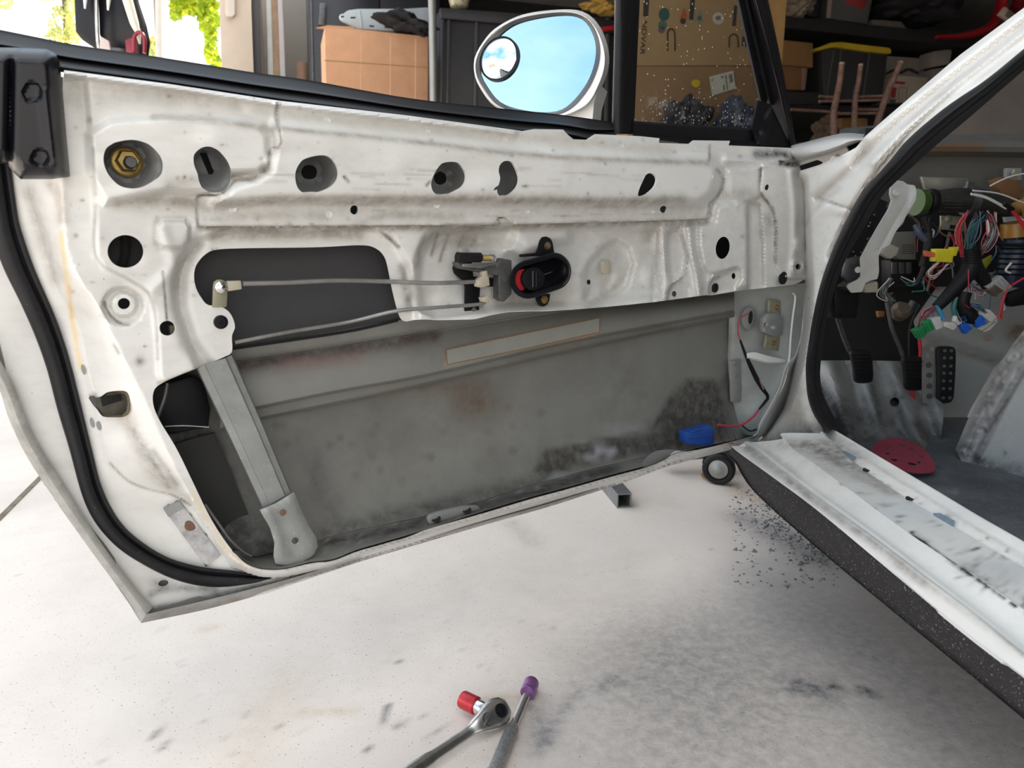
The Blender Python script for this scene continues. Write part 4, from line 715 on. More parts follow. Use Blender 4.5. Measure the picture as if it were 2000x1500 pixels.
# ================================================================== cabin shell
inn = mat('cabin_metal', (.12,.118,.105), .55, vary=.12, scale=5, grime=(.07,.065,.06), gs=7, ga=.7, speck=(240,.72,(.1,.1,.1)), marks=True, bump=.05)
inl = mat('cabin_white', (.27,.275,.27), .5, vary=.1, scale=6, grime=(.09,.08,.08), gs=6, ga=.75, speck=(260,.66,(.12,.12,.12)), marks=True, bump=.08)
FW = lon(.42)
floorm = mat('cabin_floor', (.085,.09,.10), .6, vary=.35, scale=9, grime=(.25,.28,.30), gs=7, ga=.6, speck=(200,.64,(.22,.24,.26)), marks=True, bump=.15)
sheet('cabin_floor', hor(.235), [(1600,825),(1650,815),(1900,815),(2150,815),(2300,1200),(2150,1190),(1900,1060),(1700,920),(1610,860)], [], lambda Q: .006*np.exp(-(dist(Q, [(1850,905),(2080,1010)])/10)**2)+.004*np.exp(-(dist(Q, [(1900,960),(2080,1060)])/8)**2), floorm, step=14, thick=.002, parent=CAR, marks=[('B',(1850,960,30,10),0,(.25,.25,.25),.5),('L',[(1840,958),(1870,962),(1880,975),(1860,985)],3,(.3,.3,.3),.6)])
# ribbed toe board
TB = Plane((0, 1.62, .29), (0, -.34, .94))
def htoe(Q):
    x = Q[:, 0]-(Q[:, 1]-700)*.34; h = .014*np.cos((x-1615)/62*2*math.pi)*sst((Q[:, 1]-690)/30)
    h = h-.02*sst((x-1835)/40)+.02*sst((Q[:, 1]-800)/60)*np.cos((x-1650)/50*2*math.pi)*.4
    return h
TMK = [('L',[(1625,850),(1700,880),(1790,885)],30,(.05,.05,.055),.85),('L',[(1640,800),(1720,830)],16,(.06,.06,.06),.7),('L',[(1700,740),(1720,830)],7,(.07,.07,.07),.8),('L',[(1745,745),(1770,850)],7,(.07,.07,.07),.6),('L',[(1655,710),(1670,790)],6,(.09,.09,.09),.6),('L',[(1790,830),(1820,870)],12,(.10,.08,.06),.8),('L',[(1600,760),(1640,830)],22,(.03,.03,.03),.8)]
for i in range(70): TMK.append(('B',(rng.uniform(1610,1830),rng.uniform(770,880),rng.uniform(3,9),rng.uniform(3,8)),0,(.06,.06,.07),rng.uniform(.3,.8)))
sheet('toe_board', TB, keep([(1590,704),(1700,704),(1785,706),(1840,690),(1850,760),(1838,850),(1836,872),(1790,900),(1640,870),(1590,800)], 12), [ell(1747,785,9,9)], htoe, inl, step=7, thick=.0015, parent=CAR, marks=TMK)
# firewall side (light) and tunnel
RW = Plane((1.10, 1.74, .3), (-.50, -.80, .33))
sheet('firewall_side', RW, keep([(1770,560),(2080,520),(2080,640),(1990,668),(1940,720),(1895,800),(1870,860),(1850,880),(1815,850),(1790,780),(1800,700)], 12), [ell(1930,659,9.5,7.5)], lambda Q: .010*np.exp(-(dist(Q, [(1800,655),(1870,680),(1955,708)])/8)**2)-.006*np.exp(-(dist(Q, [(1800,640),(1870,664),(1960,692)])/8)**2), mat('firewall_grey', (.22,.225,.215), .5, vary=.1, scale=5, grime=(.12,.11,.10), gs=5, ga=.6, marks=True), step=10, thick=.0015, parent=CAR, marks=[('B',(1990,645,22,18),0,(.10,.06,.03),1),('B',(1975,655,10,8),0,(.10,.06,.03),.9),('L',[(1800,660),(1870,685),(1955,710)],4,DK,.6),('B',(1850,855,30,20),0,(.07,.07,.07),.9),('L',[(1815,830),(1850,880)],10,(.05,.05,.05),.8),('B',(1900,640,30,40),0,(.2,.2,.19),.4)])
TW = Plane((.93, 1.29, .255), (-.75, -.45, .48))
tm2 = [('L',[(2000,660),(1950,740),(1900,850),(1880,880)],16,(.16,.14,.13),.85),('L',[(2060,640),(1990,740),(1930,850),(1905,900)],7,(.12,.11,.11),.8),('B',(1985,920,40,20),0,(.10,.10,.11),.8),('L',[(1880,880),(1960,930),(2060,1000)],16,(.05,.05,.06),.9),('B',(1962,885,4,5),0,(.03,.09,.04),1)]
for i in range(120):
    u = rng.random(); tm2.append(('B',(1890+u*100+rng.uniform(-14,26),880-u*210+rng.uniform(-10,10),rng.uniform(2,5),rng.uniform(2,5)),0,rng.choice([DK,(.55,.5,.5)]) if False else ((.06,.06,.06) if i % 2 else (.52,.50,.50)),rng.uniform(.4,.9)))
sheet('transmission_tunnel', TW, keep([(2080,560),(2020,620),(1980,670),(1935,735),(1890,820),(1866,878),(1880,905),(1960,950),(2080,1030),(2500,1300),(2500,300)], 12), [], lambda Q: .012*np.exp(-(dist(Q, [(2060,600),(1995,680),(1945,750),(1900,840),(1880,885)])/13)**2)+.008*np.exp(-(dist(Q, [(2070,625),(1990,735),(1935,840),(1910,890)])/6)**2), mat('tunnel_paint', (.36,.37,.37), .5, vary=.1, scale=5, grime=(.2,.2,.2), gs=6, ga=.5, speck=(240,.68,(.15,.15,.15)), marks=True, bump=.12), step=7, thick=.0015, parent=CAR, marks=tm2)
# upper bulkhead, cowl, windscreen
loft('bulkhead', [([(1700,262),(1900,262),(2150,262)], -.02), ([(1700,276),(1900,276),(2150,276)], .05), ([(1700,296),(1900,296),(2150,300)], .05), ([(1700,304),(1900,304),(2150,308)], .02), ([(1700,318),(1900,318),(2150,322)], 0), ([(1700,400),(1900,400),(2150,400)], -.01), ([(1700,620),(1900,620),(2150,620)], -.06)], FW, inn, 30, CAR, across=2, thick=.002, marks=[('L',[(1820,290),(1900,290),(1920,290)],8,(.16,.08,.035),1),('L',[(1700,306),(2100,309)],4,DK,.7)])
MB().prism([(1560,530),(1640,560),(1700,560),(1850,540),(1850,708),(1560,708)], lon(.40), 0, .01).make('carpet_and_dark_fill', M['dark'], CAR)
MB().prism([(1690,250),(1900,244),(2150,240),(2150,266),(1690,268)], lon(.50), 0, .03).make('cowl_edge', M['dark'], CAR)
ws = bpy.data.materials.new('windscreen'); ws.use_nodes = True; t = ws.node_tree; t.nodes.clear(); L = t.links.new
tr = N(t, 'ShaderNodeBsdfTransparent'); tr.inputs[0].default_value = (.26,.31,.29,1); gl = N(t, 'ShaderNodeBsdfGlossy'); gl.inputs[1].default_value = .02; fr = N(t, 'ShaderNodeFresnel'); fr.inputs[0].default_value = 1.45
m1 = N(t, 'ShaderNodeMixShader'); L(fr.outputs[0], m1.inputs[0]); L(tr.outputs[0], m1.inputs[1]); L(gl.outputs[0], m1.inputs[2]); ou = N(t, 'ShaderNodeOutputMaterial')
L(m1.outputs[0], ou.inputs[0])
WSP = Plane(HP+FORE*.36+np.array([0,0,.35]), (FORE*-.62+np.array([0,0,.78]))*-1+np.array([0,0,0]))
sheet('windscreen', WSP, [(1745,262),(2060,40),(2200,40),(2200,262)], [], 0, ws, step=30, thick=0, parent=CAR)
# bonnet seen through the screen and beyond the fender
HD = hor(.80)
loft('bonnet', [([(1640,262),(1900,262),(2200,262)], 0, lon(.62)), ([(1640,254),(1900,246),(2200,250)], 0, lon(.9)), ([(1650,250),(1900,230),(2200,232)], 0, lon(1.3))], FW, mat('bonnet_grey', (.16,.18,.18), .3), 20, CAR, across=2, thick=.003)
for i in range(16):
    x, y = rng.uniform(1890, 2000), rng.uniform(170, 245)
    if y > 262-(x-1745)*.6: pass
# out of frame: black top, far side and rear wall added to shade the cabin
def cq(w, l, z): return HP*[1,1,0]+LAT*w+FORE*l+np.array([0,0,z])
tv = [cq(w, l, z) for l, dz in ((-.50,-.02),(-.9,.03),(-1.4,.02),(-1.85,-.12),(-2.2,-.40)) for w, z in ((.20,1.08+dz),(.45,1.16+dz),(.70,1.18+dz),(.95,1.16+dz),(1.20,1.08+dz))]
mk('unseen_shade_top', tv, [(i*5+j, i*5+j+1, i*5+j+6, i*5+j+5) for i in range(4) for j in range(4)], M['rubber'], CAR, thick=.004)
mk('floor_pan', [cq(.0,.15,.226), cq(1.3,.15,.226), cq(1.3,-2.1,.226), cq(.0,-2.1,.226)], [(0,1,2,3)], floorm, CAR, thick=.002)
mk('unseen_far_side', [cq(1.30,.5,.25), cq(1.30,-2.2,.25), cq(1.34,-2.2,.85), cq(1.34,.5,.85)], [(0,1,2,3)], inn, CAR, thick=.02)
mk('unseen_rear_wall', [cq(.05,-2.0,.22), cq(1.3,-2.0,.22), cq(1.3,-2.1,.85), cq(.05,-2.1,.85)], [(0,1,2,3)], inn, CAR, thick=.02)
# ------------------------------------------------------------------ pedals
def pedal(name, poly, pl, h, armpts, kind):
    o = MB().prism(res(poly, 5, True), pl, h, .012).make(name, M['rubber'], CAR, bevel=.003)
    return o
PP = lon(.20)
cl_ = pedal('clutch_pedal', [(1662,690),(1668,684),(1692,683),(1702,690),(1706,715),(1706,740),(1700,748),(1678,749),(1671,744),(1668,720),(1664,700)], PP, 0, None, 0)
for k in range(7):
    y = 692+k*7.5; MB().tube(PP([(1667+k*.8,y),(1674+k*.6,y+2),(1682+k*.5,y),(1690+k*.4,y+2),(1699+k*.6,y)], .0015), .0011, 5).make('tread', M['black'], cl_)
MB().tube(lon(.22)([(1628,600),(1640,640),(1655,680),(1668,700)], 0), .004).make('clutch_arm', M['darksteel'], CAR)
MB().tube(lon(.23)([(1640,625),(1652,662),(1664,690)], 0), .0035).make('clutch_spring_arm', M['darksteel'], CAR)
br = pedal('brake_pedal', [(1764,704),(1770,698),(1796,697),(1806,703),(1809,730),(1808,752),(1802,762),(1778,763),(1770,757),(1768,730)], PP, .005, None, 0)
for k in range(7):
    y = 706+k*8; MB().tube(PP([(1768+k*.5,y),(1775+k*.5,y+2.5),(1784+k*.4,y),(1793+k*.3,y+2.5),(1803+k*.5,y)], .0065), .0012, 5).make('tread', M['black'], br)
MB().tube(lon(.22)([(1732,590),(1742,640),(1758,680),(1768,710)], 0), .005).make('brake_arm', M['darksteel'], CAR)
MB().tube(lon(.24)([(1797,595),(1778,640),(1776,700),(1778,760)], 0), .003).make('brake_switch_cable', M['rubber'], CAR)
MB().tube(lon(.21)([(1796,664),(1797,700),(1782,760),(1785,782)], 0), .0042).make('red_cable', mat('red_cable', (.55,.02,.03), .5), CAR)
gp = [(1801,690),(1806,676),(1816,671),(1835,671),(1842,676),(1838,700),(1834,740),(1832,788),(1806,788),(1801,778)]
gh = [ell(1821,681,5,5), ell(1813,694,4.5,5)]
GPN = Plane(HP+FORE*.22+LAT*.36, (-.10,-.98,.14))
gas = sheet('accelerator_side_plate', GPN, res(gp, 5, True), gh, -.004, mat('brushed_aluminium', (.26,.26,.25), .42, .7, vary=.12, scale=30), step=7, thick=.002, parent=CAR)
for x, y in ((1814,713),(1815,733),(1815,754),(1815,774)): MB().lathe(GPN([(x, y)], -.004)[0], GPN.n, [(.0068,0),(.0068,.0005),(.001,.0003)], 14).make('plate_dimple', M['darksteel'], gas)
ga = MB().prism(res([(1830,684),(1836,677),(1860,677),(1867,686),(1867,720),(1864,770),(1862,780),(1855,787),(1838,787),(1831,782),(1831,740)], 5, True), GPN, .006, .010).make('accelerator_pedal', M['rubber'], CAR, bevel=.002)
for k, y in enumerate((685,699,715,729,744,759,777)):
    for x in (1845,1858): MB().lathe(GPN([(x-(k*.5), y)], .006)[0], GPN.n, [(.0030,0),(.0030,.0012),(.0020,.0012),(.0018,.0002)], 12).make('pedal_stud', M['galv'], ga); MB().lathe(GPN([(x-(k*.5), y)], .0065)[0], GPN.n, [(.0019,0),(.0018,.0009),(.0003,.0010)], 8).make('stud_hole', M['dark'], ga)
MB().tube(GPN([(1831,700),(1830,740),(1832,785)], .001), .0012).make('pedal_edge', M['chrome'], ga)
MB().prism(ell(1747,785,12,12), TB, -.016, .003).make('floor_plug', M['dark'], CAR)
MB().prism([(1700,405),(2120,405),(2120,600),(1860,560),(1700,560)], lon(.385), 0, .01).make('carpet_and_dark_fill', M['dark'], CAR)  # filler sheet added to blacken the space behind the dash boxes, not carpet
# ------------------------------------------------------------------ dash support bracket on the left
DBP = lon(.10)
db = sheet('dash_bracket', DBP, res([(1740,362),(1752,352),(1764,354),(1772,360),(1787,362),(1790,372),(1789,390),(1783,400),(1765,430),(1748,455),(1738,478),(1722,486),(1716,500),(1717,530),(1714,545),(1700,548),(1690,553),(1684,570),(1663,572),(1655,562),(1656,556),(1676,546),(1682,540),(1681,505),(1690,488),(1712,448),(1735,410),(1742,392),(1738,380)], 4, True, False), [ell(1750,376,4,4,n=12)], lambda Q: .006*sst((Q[:, 0]-1760-(420-Q[:, 1])*.3)/8)-.004*np.exp(-(dist(Q, [(1786,364),(1772,395),(1735,455),(1715,490)])/4)**2), mat('bracket_white', (.62,.62,.59), .45, vary=.08, grime=(.35,.28,.2), gs=16, ga=.5), step=5, thick=.004, parent=CAR)
for p in ((1750,376),(1675,527)):
    MB().lathe(DBP([p], .006)[0], -FORE, [(.0065,0),(.0065,.002),(.004,.002),(.0038,-.001)], 14).make('weld_nut', M['white'], db)
MB().prism([(1690,555),(1714,549),(1714,571),(1690,572)], lon(.11), 0, .02).make('cream_connector', M['cream'], CAR, bevel=.002)
for k in range(3): MB().prism([(1688,557+k*5),(1715,553+k*5),(1715,556+k*5),(1688,560+k*5)], lon(.11), .002, .003).make('connector_rib', M['cream'], CAR)
MB().prism([(1652,506),(1680,500),(1682,540),(1676,546),(1656,552),(1646,540)], lon(.13), 0, .01).make('kick_bracket', M['darksteel'], CAR, bevel=.001)
MB().prism([(1630,562),(1664,570),(1680,572),(1674,622),(1630,622)], lon(.16), 0, .05).make('black_control_box', M['black'], CAR, bevel=.003)
MB().prism([(1640,400),(1700,380),(1735,395),(1700,460),(1660,540),(1630,560),(1625,500)], lon(.22), 0, .01).make('dark_kick_panel', M['dark'], CAR)
for i in range(16):
    u = rng.random(); x, y = 1655+u*55+rng.uniform(-8, 8), 540-u*120+rng.uniform(-8, 8)
    MB().lathe(lon(.215)([(x, y)])[0], -FORE, [(.002,0),(.0015,.001),(.0003,.0015)], 5).make('foam_speck', M['galv'], CAR)
# ------------------------------------------------------------------ steering column beam, boxes behind the dash
MB().lathe(lon(.24)([(1788,395)])[0], -LAT*.98+np.array([0,-.15,.02]), [(.028,-.02),(.030,-.004),(.030,0),(.012,.001)], 24).make('green_grommet', mat('green_plastic', (.035,.075,.012), .5), CAR)
bm = MB().tube(lon(.25)([(1795,396),(1840,392),(1900,392),(1960,402)], 0), [.020,.027,.029,.024], 18).make('heater_duct', mat('duct_black', (.022,.022,.02), .45, vary=.3), CAR)
for k in range(5):
    MB().tube(lon(.25)([(1846,381+k*6),(1880,382+k*6)], .028-abs(k-2)*.003), .0012, 5).make('duct_rib', M['darksteel'], bm)
c = lon(.25)([(1893,392)])[0]; MB().lathe(c, LAT, [(.031,-.008),(.034,-.008),(.034,.008),(.031,.008)], 24).make('duct_collar', M['darksteel'], CAR)
c = lon(.25)([(1817,394)])[0]; MB().lathe(c, LAT, [(.027,-.008),(.029,-.004),(.029,.004),(.027,.008)], 20).make('duct_sleeve', M['black'], CAR)
MB().prism([(1800,345),(1892,348),(1888,378),(1810,378)], lon(.34), 0, .01).make('steel_bracket_plate', mat('satin_plate', (.32,.31,.27), .35, .6, vary=.3, scale=12), CAR, bevel=.001)
MB().prism([(1892,354),(1905,356),(1903,368),(1889,367)], lon(.22), 0, .008).make('plate_tab', M['darksteel'], CAR)
MB().prism([(1838,421),(1884,423),(1890,452),(1836,448),(1838,438)], lon(.27), 0, .006).make('relay_bracket', mat('relay_zinc', (.26,.25,.20), .5, .3), CAR, bevel=.001)
MB().lathe(lon(.27)([(1852,428)])[0], -FORE, [(.009,0),(.009,.002),(.006,.004),(.002,.005)], 14).make('bracket_bolt', M['zinc'], CAR)
MB().prism([(1856,439),(1876,441),(1876,448),(1855,447)], lon(.27), .0008, .002).make('bracket_slot', M['dark'], CAR)
MB().prism([(1824,450),(1850,449),(1852,500),(1818,492)], lon(.28), 0, .03).make('black_relay', M['black'], CAR, bevel=.002)
MB().prism([(1856,451),(1889,455),(1882,490),(1866,486),(1850,486)], lon(.275), 0, .03).make('black_relay', M['black'], CAR, bevel=.002)
MB().prism([(1853,454),(1857,454),(1851,484),(1847,484)], lon(.272), 0, .004).make('relay_edge', M['steel'], CAR)
MB().prism([(1741,454),(1790,452),(1789,507),(1760,507),(1728,490)], lon(.22), 0, .03).make('grey_control_unit', mat('unit_grey', (.16,.16,.145), .5, .2, vary=.1), CAR, bevel=.002)
for k in range(5): MB().prism([(1762,478+k*4),(1785,478+k*4),(1785,479.2+k*4),(1762,479.2+k*4)], lon(.22), .0005, .001).make('unit_print', M['dark'], CAR)
MB().prism([(1737,475),(1757,484),(1752,498),(1740,506),(1720,495)], lon(.18), 0, .02).make('ivory_connector', mat('ivory', (.40,.38,.32), .5), CAR, bevel=.002)
MB().prism([(1739,508),(1798,508),(1796,560),(1740,556)], lon(.24), 0, .04).make('fuse_box', M['black'], CAR, bevel=.003)
for k in range(3):
    MB().prism([(1742+k*14,512),(1753+k*14,512),(1753+k*14,535),(1742+k*14,535)], lon(.24), .003, .004).make('fuse_cover', M['darksteel'], CAR, bevel=.001)
orange = mat('amber_plastic', (.30,.14,.025), .35, vary=.2, scale=30)
MB().tube(lon(.20)([(1984,435),(1984,462)], 0), .030, 20, smooth=False).make('amber_reservoir', orange, CAR)
MB().prism([(1940,352),(1960,345),(1985,352),(2000,372),(1985,395),(1960,385)], lon(.26), 0, .02).make('brown_bracket', mat('brown_card', (.16,.075,.025), .6), CAR, bevel=.002)
MB().prism([(1968,400),(2040,370),(2040,450),(1975,430)], lon(.26), 0, .02).make('amber_bracket', orange, CAR, bevel=.002)
MB().prism([(1964,424),(1995,422),(1995,430),(1966,434)], lon(.18), 0, .01).make('grey_clip', M['cup'], CAR)
MB().lathe(lon(.28)([(1960,425)])[0], -FORE, [(.05,0),(.05,.01),(.03,.02)], 24).make('round_motor', M['black'], CAR)
MB().tube(lon(.20)([(1990,470),(1985,490),(1978,520),(1972,560)], 0), [.030,.034,.034,.030], 16).make('blower_body', mat('dark_blue', (.008,.018,.04), .4), CAR)
for k in range(6): MB().lathe(lon(.20)([(1985-k*2.0,485+k*10)])[0], (0,0,1), [(.034,-.002),(.037,0),(.034,.002)], 18).make('blower_rib', M['black'], CAR)
MB().tube(lon(.16)([(1930,472),(1965,478),(2010,478),(2050,474)], 0), .004).make('black_hose', M['rubber'], CAR)
MB().prism([(1908,515),(1938,498),(1936,512),(1916,537),(1908,532)], lon(.22), 0, .008).make('yellow_tag', mat('olive_yellow', (.26,.25,.02), .5), CAR, bevel=.001)
MB().prism([(1985,490),(2060,480),(2060,545),(1975,545)], lon(.24), 0, .03).make('grey_heater_box', mat('box_grey', (.22,.21,.19), .6), CAR, bevel=.004)
MB().prism([(1966,328),(1996,328),(1996,352),(1965,352)], lon(.38), .01, .012).make('wiper_mount', M['cup'], CAR, bevel=.002)
MB().lathe(lon(.36)([(1981,338)])[0], -FORE, [(.010,0),(.010,.003),(.006,.006)], 6).make('mount_nut', M['zinc'], CAR)
MB().prism([(1925,535),(1948,530),(1948,548),(1932,548)], lon(.21), 0, .005).make('printed_label', M['galv'], CAR)
MB().prism([(1970,575),(2040,550),(2040,590),(1975,600)], lon(.12), 0, .02).make('black_duct_end', M['black'], CAR, bevel=.003)
MB().tube(lon(.34)([(1735,575),(1745,600),(1770,610),(1785,590)], 0), .012, 10).make('steering_joint', M['darksteel'], CAR)
MB().lathe(lon(.22)([(1762,605)])[0], (0,-.7,.5), [(.020,-.02),(.022,0),(.015,.01)], 16).make('steering_coupler', mat('brownish_metal', (.13,.10,.075), .5, .3), CAR)
MB().prism([(1714,608),(1728,608),(1728,618),(1716,620)], lon(.36), 0, .01).make('amber_switch', mat('amber_switch', (.28,.14,.05), .5), CAR, bevel=.001)
# ------------------------------------------------------------------ wiring loom with its connectors
LP = lon(.14)
WC = {k: mat('wire_'+k, c, .42, vary=.1) for k, c in dict(red=(.50,.02,.035), white=(.62,.60,.58), black=(.02,.02,.02), blue=(.02,.10,.20), teal=(.02,.16,.16), grey=(.16,.16,.16), pink=(.55,.16,.18), brown=(.16,.07,.03), sky=(.05,.32,.55), orange=(.6,.22,.05)).items()}
LOOM = MB().tube(LP([(1895,485),(1898,505),(1892,530),(1868,560),(1840,590),(1830,600)], 0), [.016,.020,.019,.016,.014,.012], 14).make('wiring_loom', M['rubber'], CAR)
MB().tube(LP([(1896,505),(1910,530),(1925,552),(1930,565)], 0), [.016,.015,.014,.010], 12).make('loom_branch', M['rubber'], LOOM)
MB().tube(LP([(1885,570),(1880,590),(1885,605),(1895,618),(1905,625)], .004), [.014,.014,.014,.018,.012], 12).make('loom_branch', M['rubber'], LOOM)
for k in range(6): MB().lathe(LP([(1896,488+k*5)])[0], (0,0,1), [(.0205,-.0015),(.0215,0),(.0205,.0015)], 14).make('tape_wrap', M['black'], LOOM)
for k in range(7):
    a, b2 = (1870+k*4.5, 618-k*1.5), (1876+k*4.5, 628-k*1); MB().tube(LP([a, b2], .018), .0012, 5).make('tape_wrap', M['black'], LOOM)
def wires(n, a, b2, col, h=0, r=.0011, sag=0, spread=3.0, mid=None, name='wire'):
    for i in range(n):
        ja, jb = rng.normal(0, spread, 2), rng.normal(0, spread, 2); jm = rng.normal(0, spread*1.3, 2)
        pts = [np.array(a)+ja]+[np.array(m_)+jm+rng.normal(0, 1, 2) for m_ in (mid or [])]+[np.array(b2)+jb]
        if sag and not mid: pts.insert(1, (pts[0]+pts[-1])/2+np.array([0, sag])+jm)
        MB().tube(LP(pts, h+rng.uniform(-.004, .006)), r, 5, n=18).make(name, WC[col[i % len(col)]], LOOM)
wires(14, (1832,598), (1795,650), ['red','pink','grey','red','black','blue'], 0, mid=[(1806,618)], spread=3.5)
wires(4, (1826,600), (1818,630), ['red','brown','black','teal'], 0, spread=3)
wires(3, (1828,600), (1838,625), ['orange','grey','brown'], 0, spread=3)
MB().tube(LP([(1830,595),(1836,610),(1841,622)], .004), .0055, 8).make('blue_sleeve', WC['sky'], LOOM)
wires(5, (1892,525), (1892,575), ['red','white','red','pink','blue'], .012, spread=3, r=.0013)
wires(4, (1897,530), (1897,570), ['blue','white','blue','black'], .012, spread=2, r=.0013)
MB().tube(LP([(1868,580),(1862,600),(1866,618)], 0), .006, 8).make('teal_sleeve', WC['teal'], LOOM)
wires(6, (1888,595), (1925,612), ['blue','teal','blue','grey','white'], .008, mid=[(1908,598)], spread=2)
wires(2, (1885,596), (1895,604), ['red','pink'], .014, spread=1.5)
# looms from the beam down
wires(12, (1885,420), (1880,500), ['red','red','brown','pink','black'], 0, mid=[(1876,440),(1878,470)], spread=4)
wires(16, (1915,420), (1888,500), ['black','blue','grey','teal','black'], 0, mid=[(1898,450)], spread=5)
wires(18, (1935,420), (1905,500), ['red','black','black','white','pink','grey','brown'], .004, mid=[(1944,445),(1928,478)], spread=4.5)
wires(2, (1928,430), (1932,460), ['white','pink'], .006, r=.0024, spread=1.5)
for pts, h in (([(1896,378),(1925,384),(1960,402),(1968,408)],.006),([(1900,372),(1950,378),(2000,396),(2050,410)],.006),([(1897,380),(1928,388),(1965,408)],.009),([(1934,363),(1960,350),(1985,342),(2040,332)],.004),([(1975,410),(1990,424),(2000,430),(2040,440)],.01)):
    MB().tube(LP(pts, h), .0016, 6).make('white_wire', WC['white'], LOOM)
for k in range(3): MB().tube(LP([(1976+k*3,412),(1990+k*3,432),(2004+k*2,452),(2040,480)], .012), .0014, 6).make('red_wire', WC['red'], LOOM)
MB().tube(LP([(1960,398),(1978,410)], .008), .0055, 8, smooth=False).make('black_sleeve', M['black'], LOOM)
wires(5, (1900,562), (1935,562), ['red','grey','white','black','pink'], 0, mid=[(1912,572)], spread=3)
wires(5, (1968,556), (1955,622), ['red'], .01, mid=[(1957,590)], spread=3, r=.0013)
wires(3, (1976,556), (2040,520), ['red'], .008, spread=3, r=.0015)
wires(5, (1832,515), (1850,516), ['white','pink','black','grey'], 0, mid=[(1812,535),(1826,542)], spread=2.5)
wires(3, (1772,415), (1792,455), ['brown','grey','black'], -.02, mid=[(1788,430)], spread=4)
wires(9, (1740,545), (1730,575), ['grey','teal','brown','white'], -.02, mid=[(1722,575),(1740,590)], spread=3.5)
wires(4, (1760,545), (1792,548), ['teal','grey','white'], -.02, mid=[(1778,556)], spread=3)
for i, (a, b2) in enumerate((((1805,425),(1812,500)),((1812,425),(1800,520)))): MB().tube(LP([a, ((a[0]+b2[0])/2+6, (a[1]+b2[1])/2), b2], -.02), .007, 8).make('loom_branch', M['rubber'], LOOM)
MB().tube(LP([(1786,440),(1797,458),(1808,470)], -.01), [.004,.008,.005], 8).make('blue_sleeve', mat('steel_blue', (.06,.09,.14), .4), LOOM)
MB().tube(LP([(1808,500),(1802,530),(1790,555)], -.02), .006, 8).make('loom_branch', M['rubber'], LOOM)
for i in range(46):
    x, y = rng.uniform(1795, 1990), rng.uniform(430, 560); k_ = ['black','grey','teal','brown','red','white','blue','black'][i % 8]
    MB().tube(LP([(x, y), (x+rng.uniform(-14,14), y+rng.uniform(8,24)), (x+rng.uniform(-24,24), y+rng.uniform(20,55))], rng.uniform(-.09,-.02)), rng.uniform(.001,.0024), 5, n=14).make('wire', WC[k_], LOOM)
def conn(name, poly, col, h=.01, d=.018, ribs=0, lab=None):
    m_ = mat(name+'_plastic', col, .35, vary=.12, scale=60); o = MB().prism(poly, LP, h, d).make(name, m_, LOOM, bevel=.0012, label=lab)
    p = np.array(poly, float)
    for k in range(ribs):
        f0, f1 = (k+.6)/(ribs+.2), (k+.85)/(ribs+.2); a0, a1, b0, b1 = p[0]+(p[1]-p[0])*f0, p[0]+(p[1]-p[0])*f1, p[3]+(p[2]-p[3])*f0, p[3]+(p[2]-p[3])*f1
        mdl = .15; MB().prism([a0*(1-mdl)+b0*mdl, a1*(1-mdl)+b1*mdl, b1*(1-mdl)+a1*mdl, b0*(1-mdl)+a0*mdl], LP, h+.0022, .003).make('connector_rib', m_, LOOM)
    return o
conn('yellow_connector', [(1829,486),(1866,486),(1860,513),(1826,511)], (.62,.56,.02), .012, .02, 4)
conn('yellow_connector', [(1861,483),(1874,482),(1868,500),(1858,500)], (.60,.52,.02), .016, .016)
conn('orange_plug', [(1808,489),(1828,494),(1827,503),(1810,501)], (.62,.13,.05), .010, .012)
conn('green_connector', [(1786,646),(1806,636),(1811,654),(1797,663)], (.02,.24,.08), .014, .018, 3)
conn('green_connector', [(1804,628),(1817,624),(1827,643),(1812,650)], (.02,.26,.09), .017, .020, 2)
conn('white_connector', [(1819,623),(1837,618),(1842,640),(1828,645)], (.62,.62,.64), .014, .018)
conn('white_connector', [(1845,629),(1866,630),(1870,638),(1863,645),(1843,638)], (.66,.65,.62), .014, .014, 2)
conn('white_connector', [(1869,617),(1880,620),(1879,632),(1871,636),(1866,628)], (.62,.62,.58), .014, .014)
conn('blue_connector', [(1876,635),(1890,631),(1901,641),(1887,653)], (.02,.14,.62), .016, .016, 2)
conn('blue_connector', [(1883,617),(1898,613),(1903,622),(1884,629)], (.02,.14,.60), .014, .012, 1)
conn('blue_connector', [(1903,621),(1920,616),(1928,632),(1910,641)], (.02,.15,.64), .018, .016, 3)
conn('white_connector', [(1924,604),(1934,605),(1949,620),(1936,630),(1917,616)], (.62,.61,.58), .010, .014)
cw = conn('pin_connector', [(1902,634),(1930,636),(1948,622),(1950,628),(1934,645),(1922,649),(1912,644)], (.60,.59,.55), .006, .012)
for i in range(8): MB().prism(ell(1919+i*3.4, 646-i*2.4, 1.2, 1.3, 0, 6), LP, .0065, .001).make('pin_hole', M['dark'], LOOM)
conn('grey_connector', [(1926,560),(1956,538),(1978,560),(1950,578)], (.34,.34,.34), .014, .016, 4)
conn('brown_connector', [(1930,567),(1944,556),(1962,568),(1946,580)], (.12,.09,.075), .017, .016, 3)
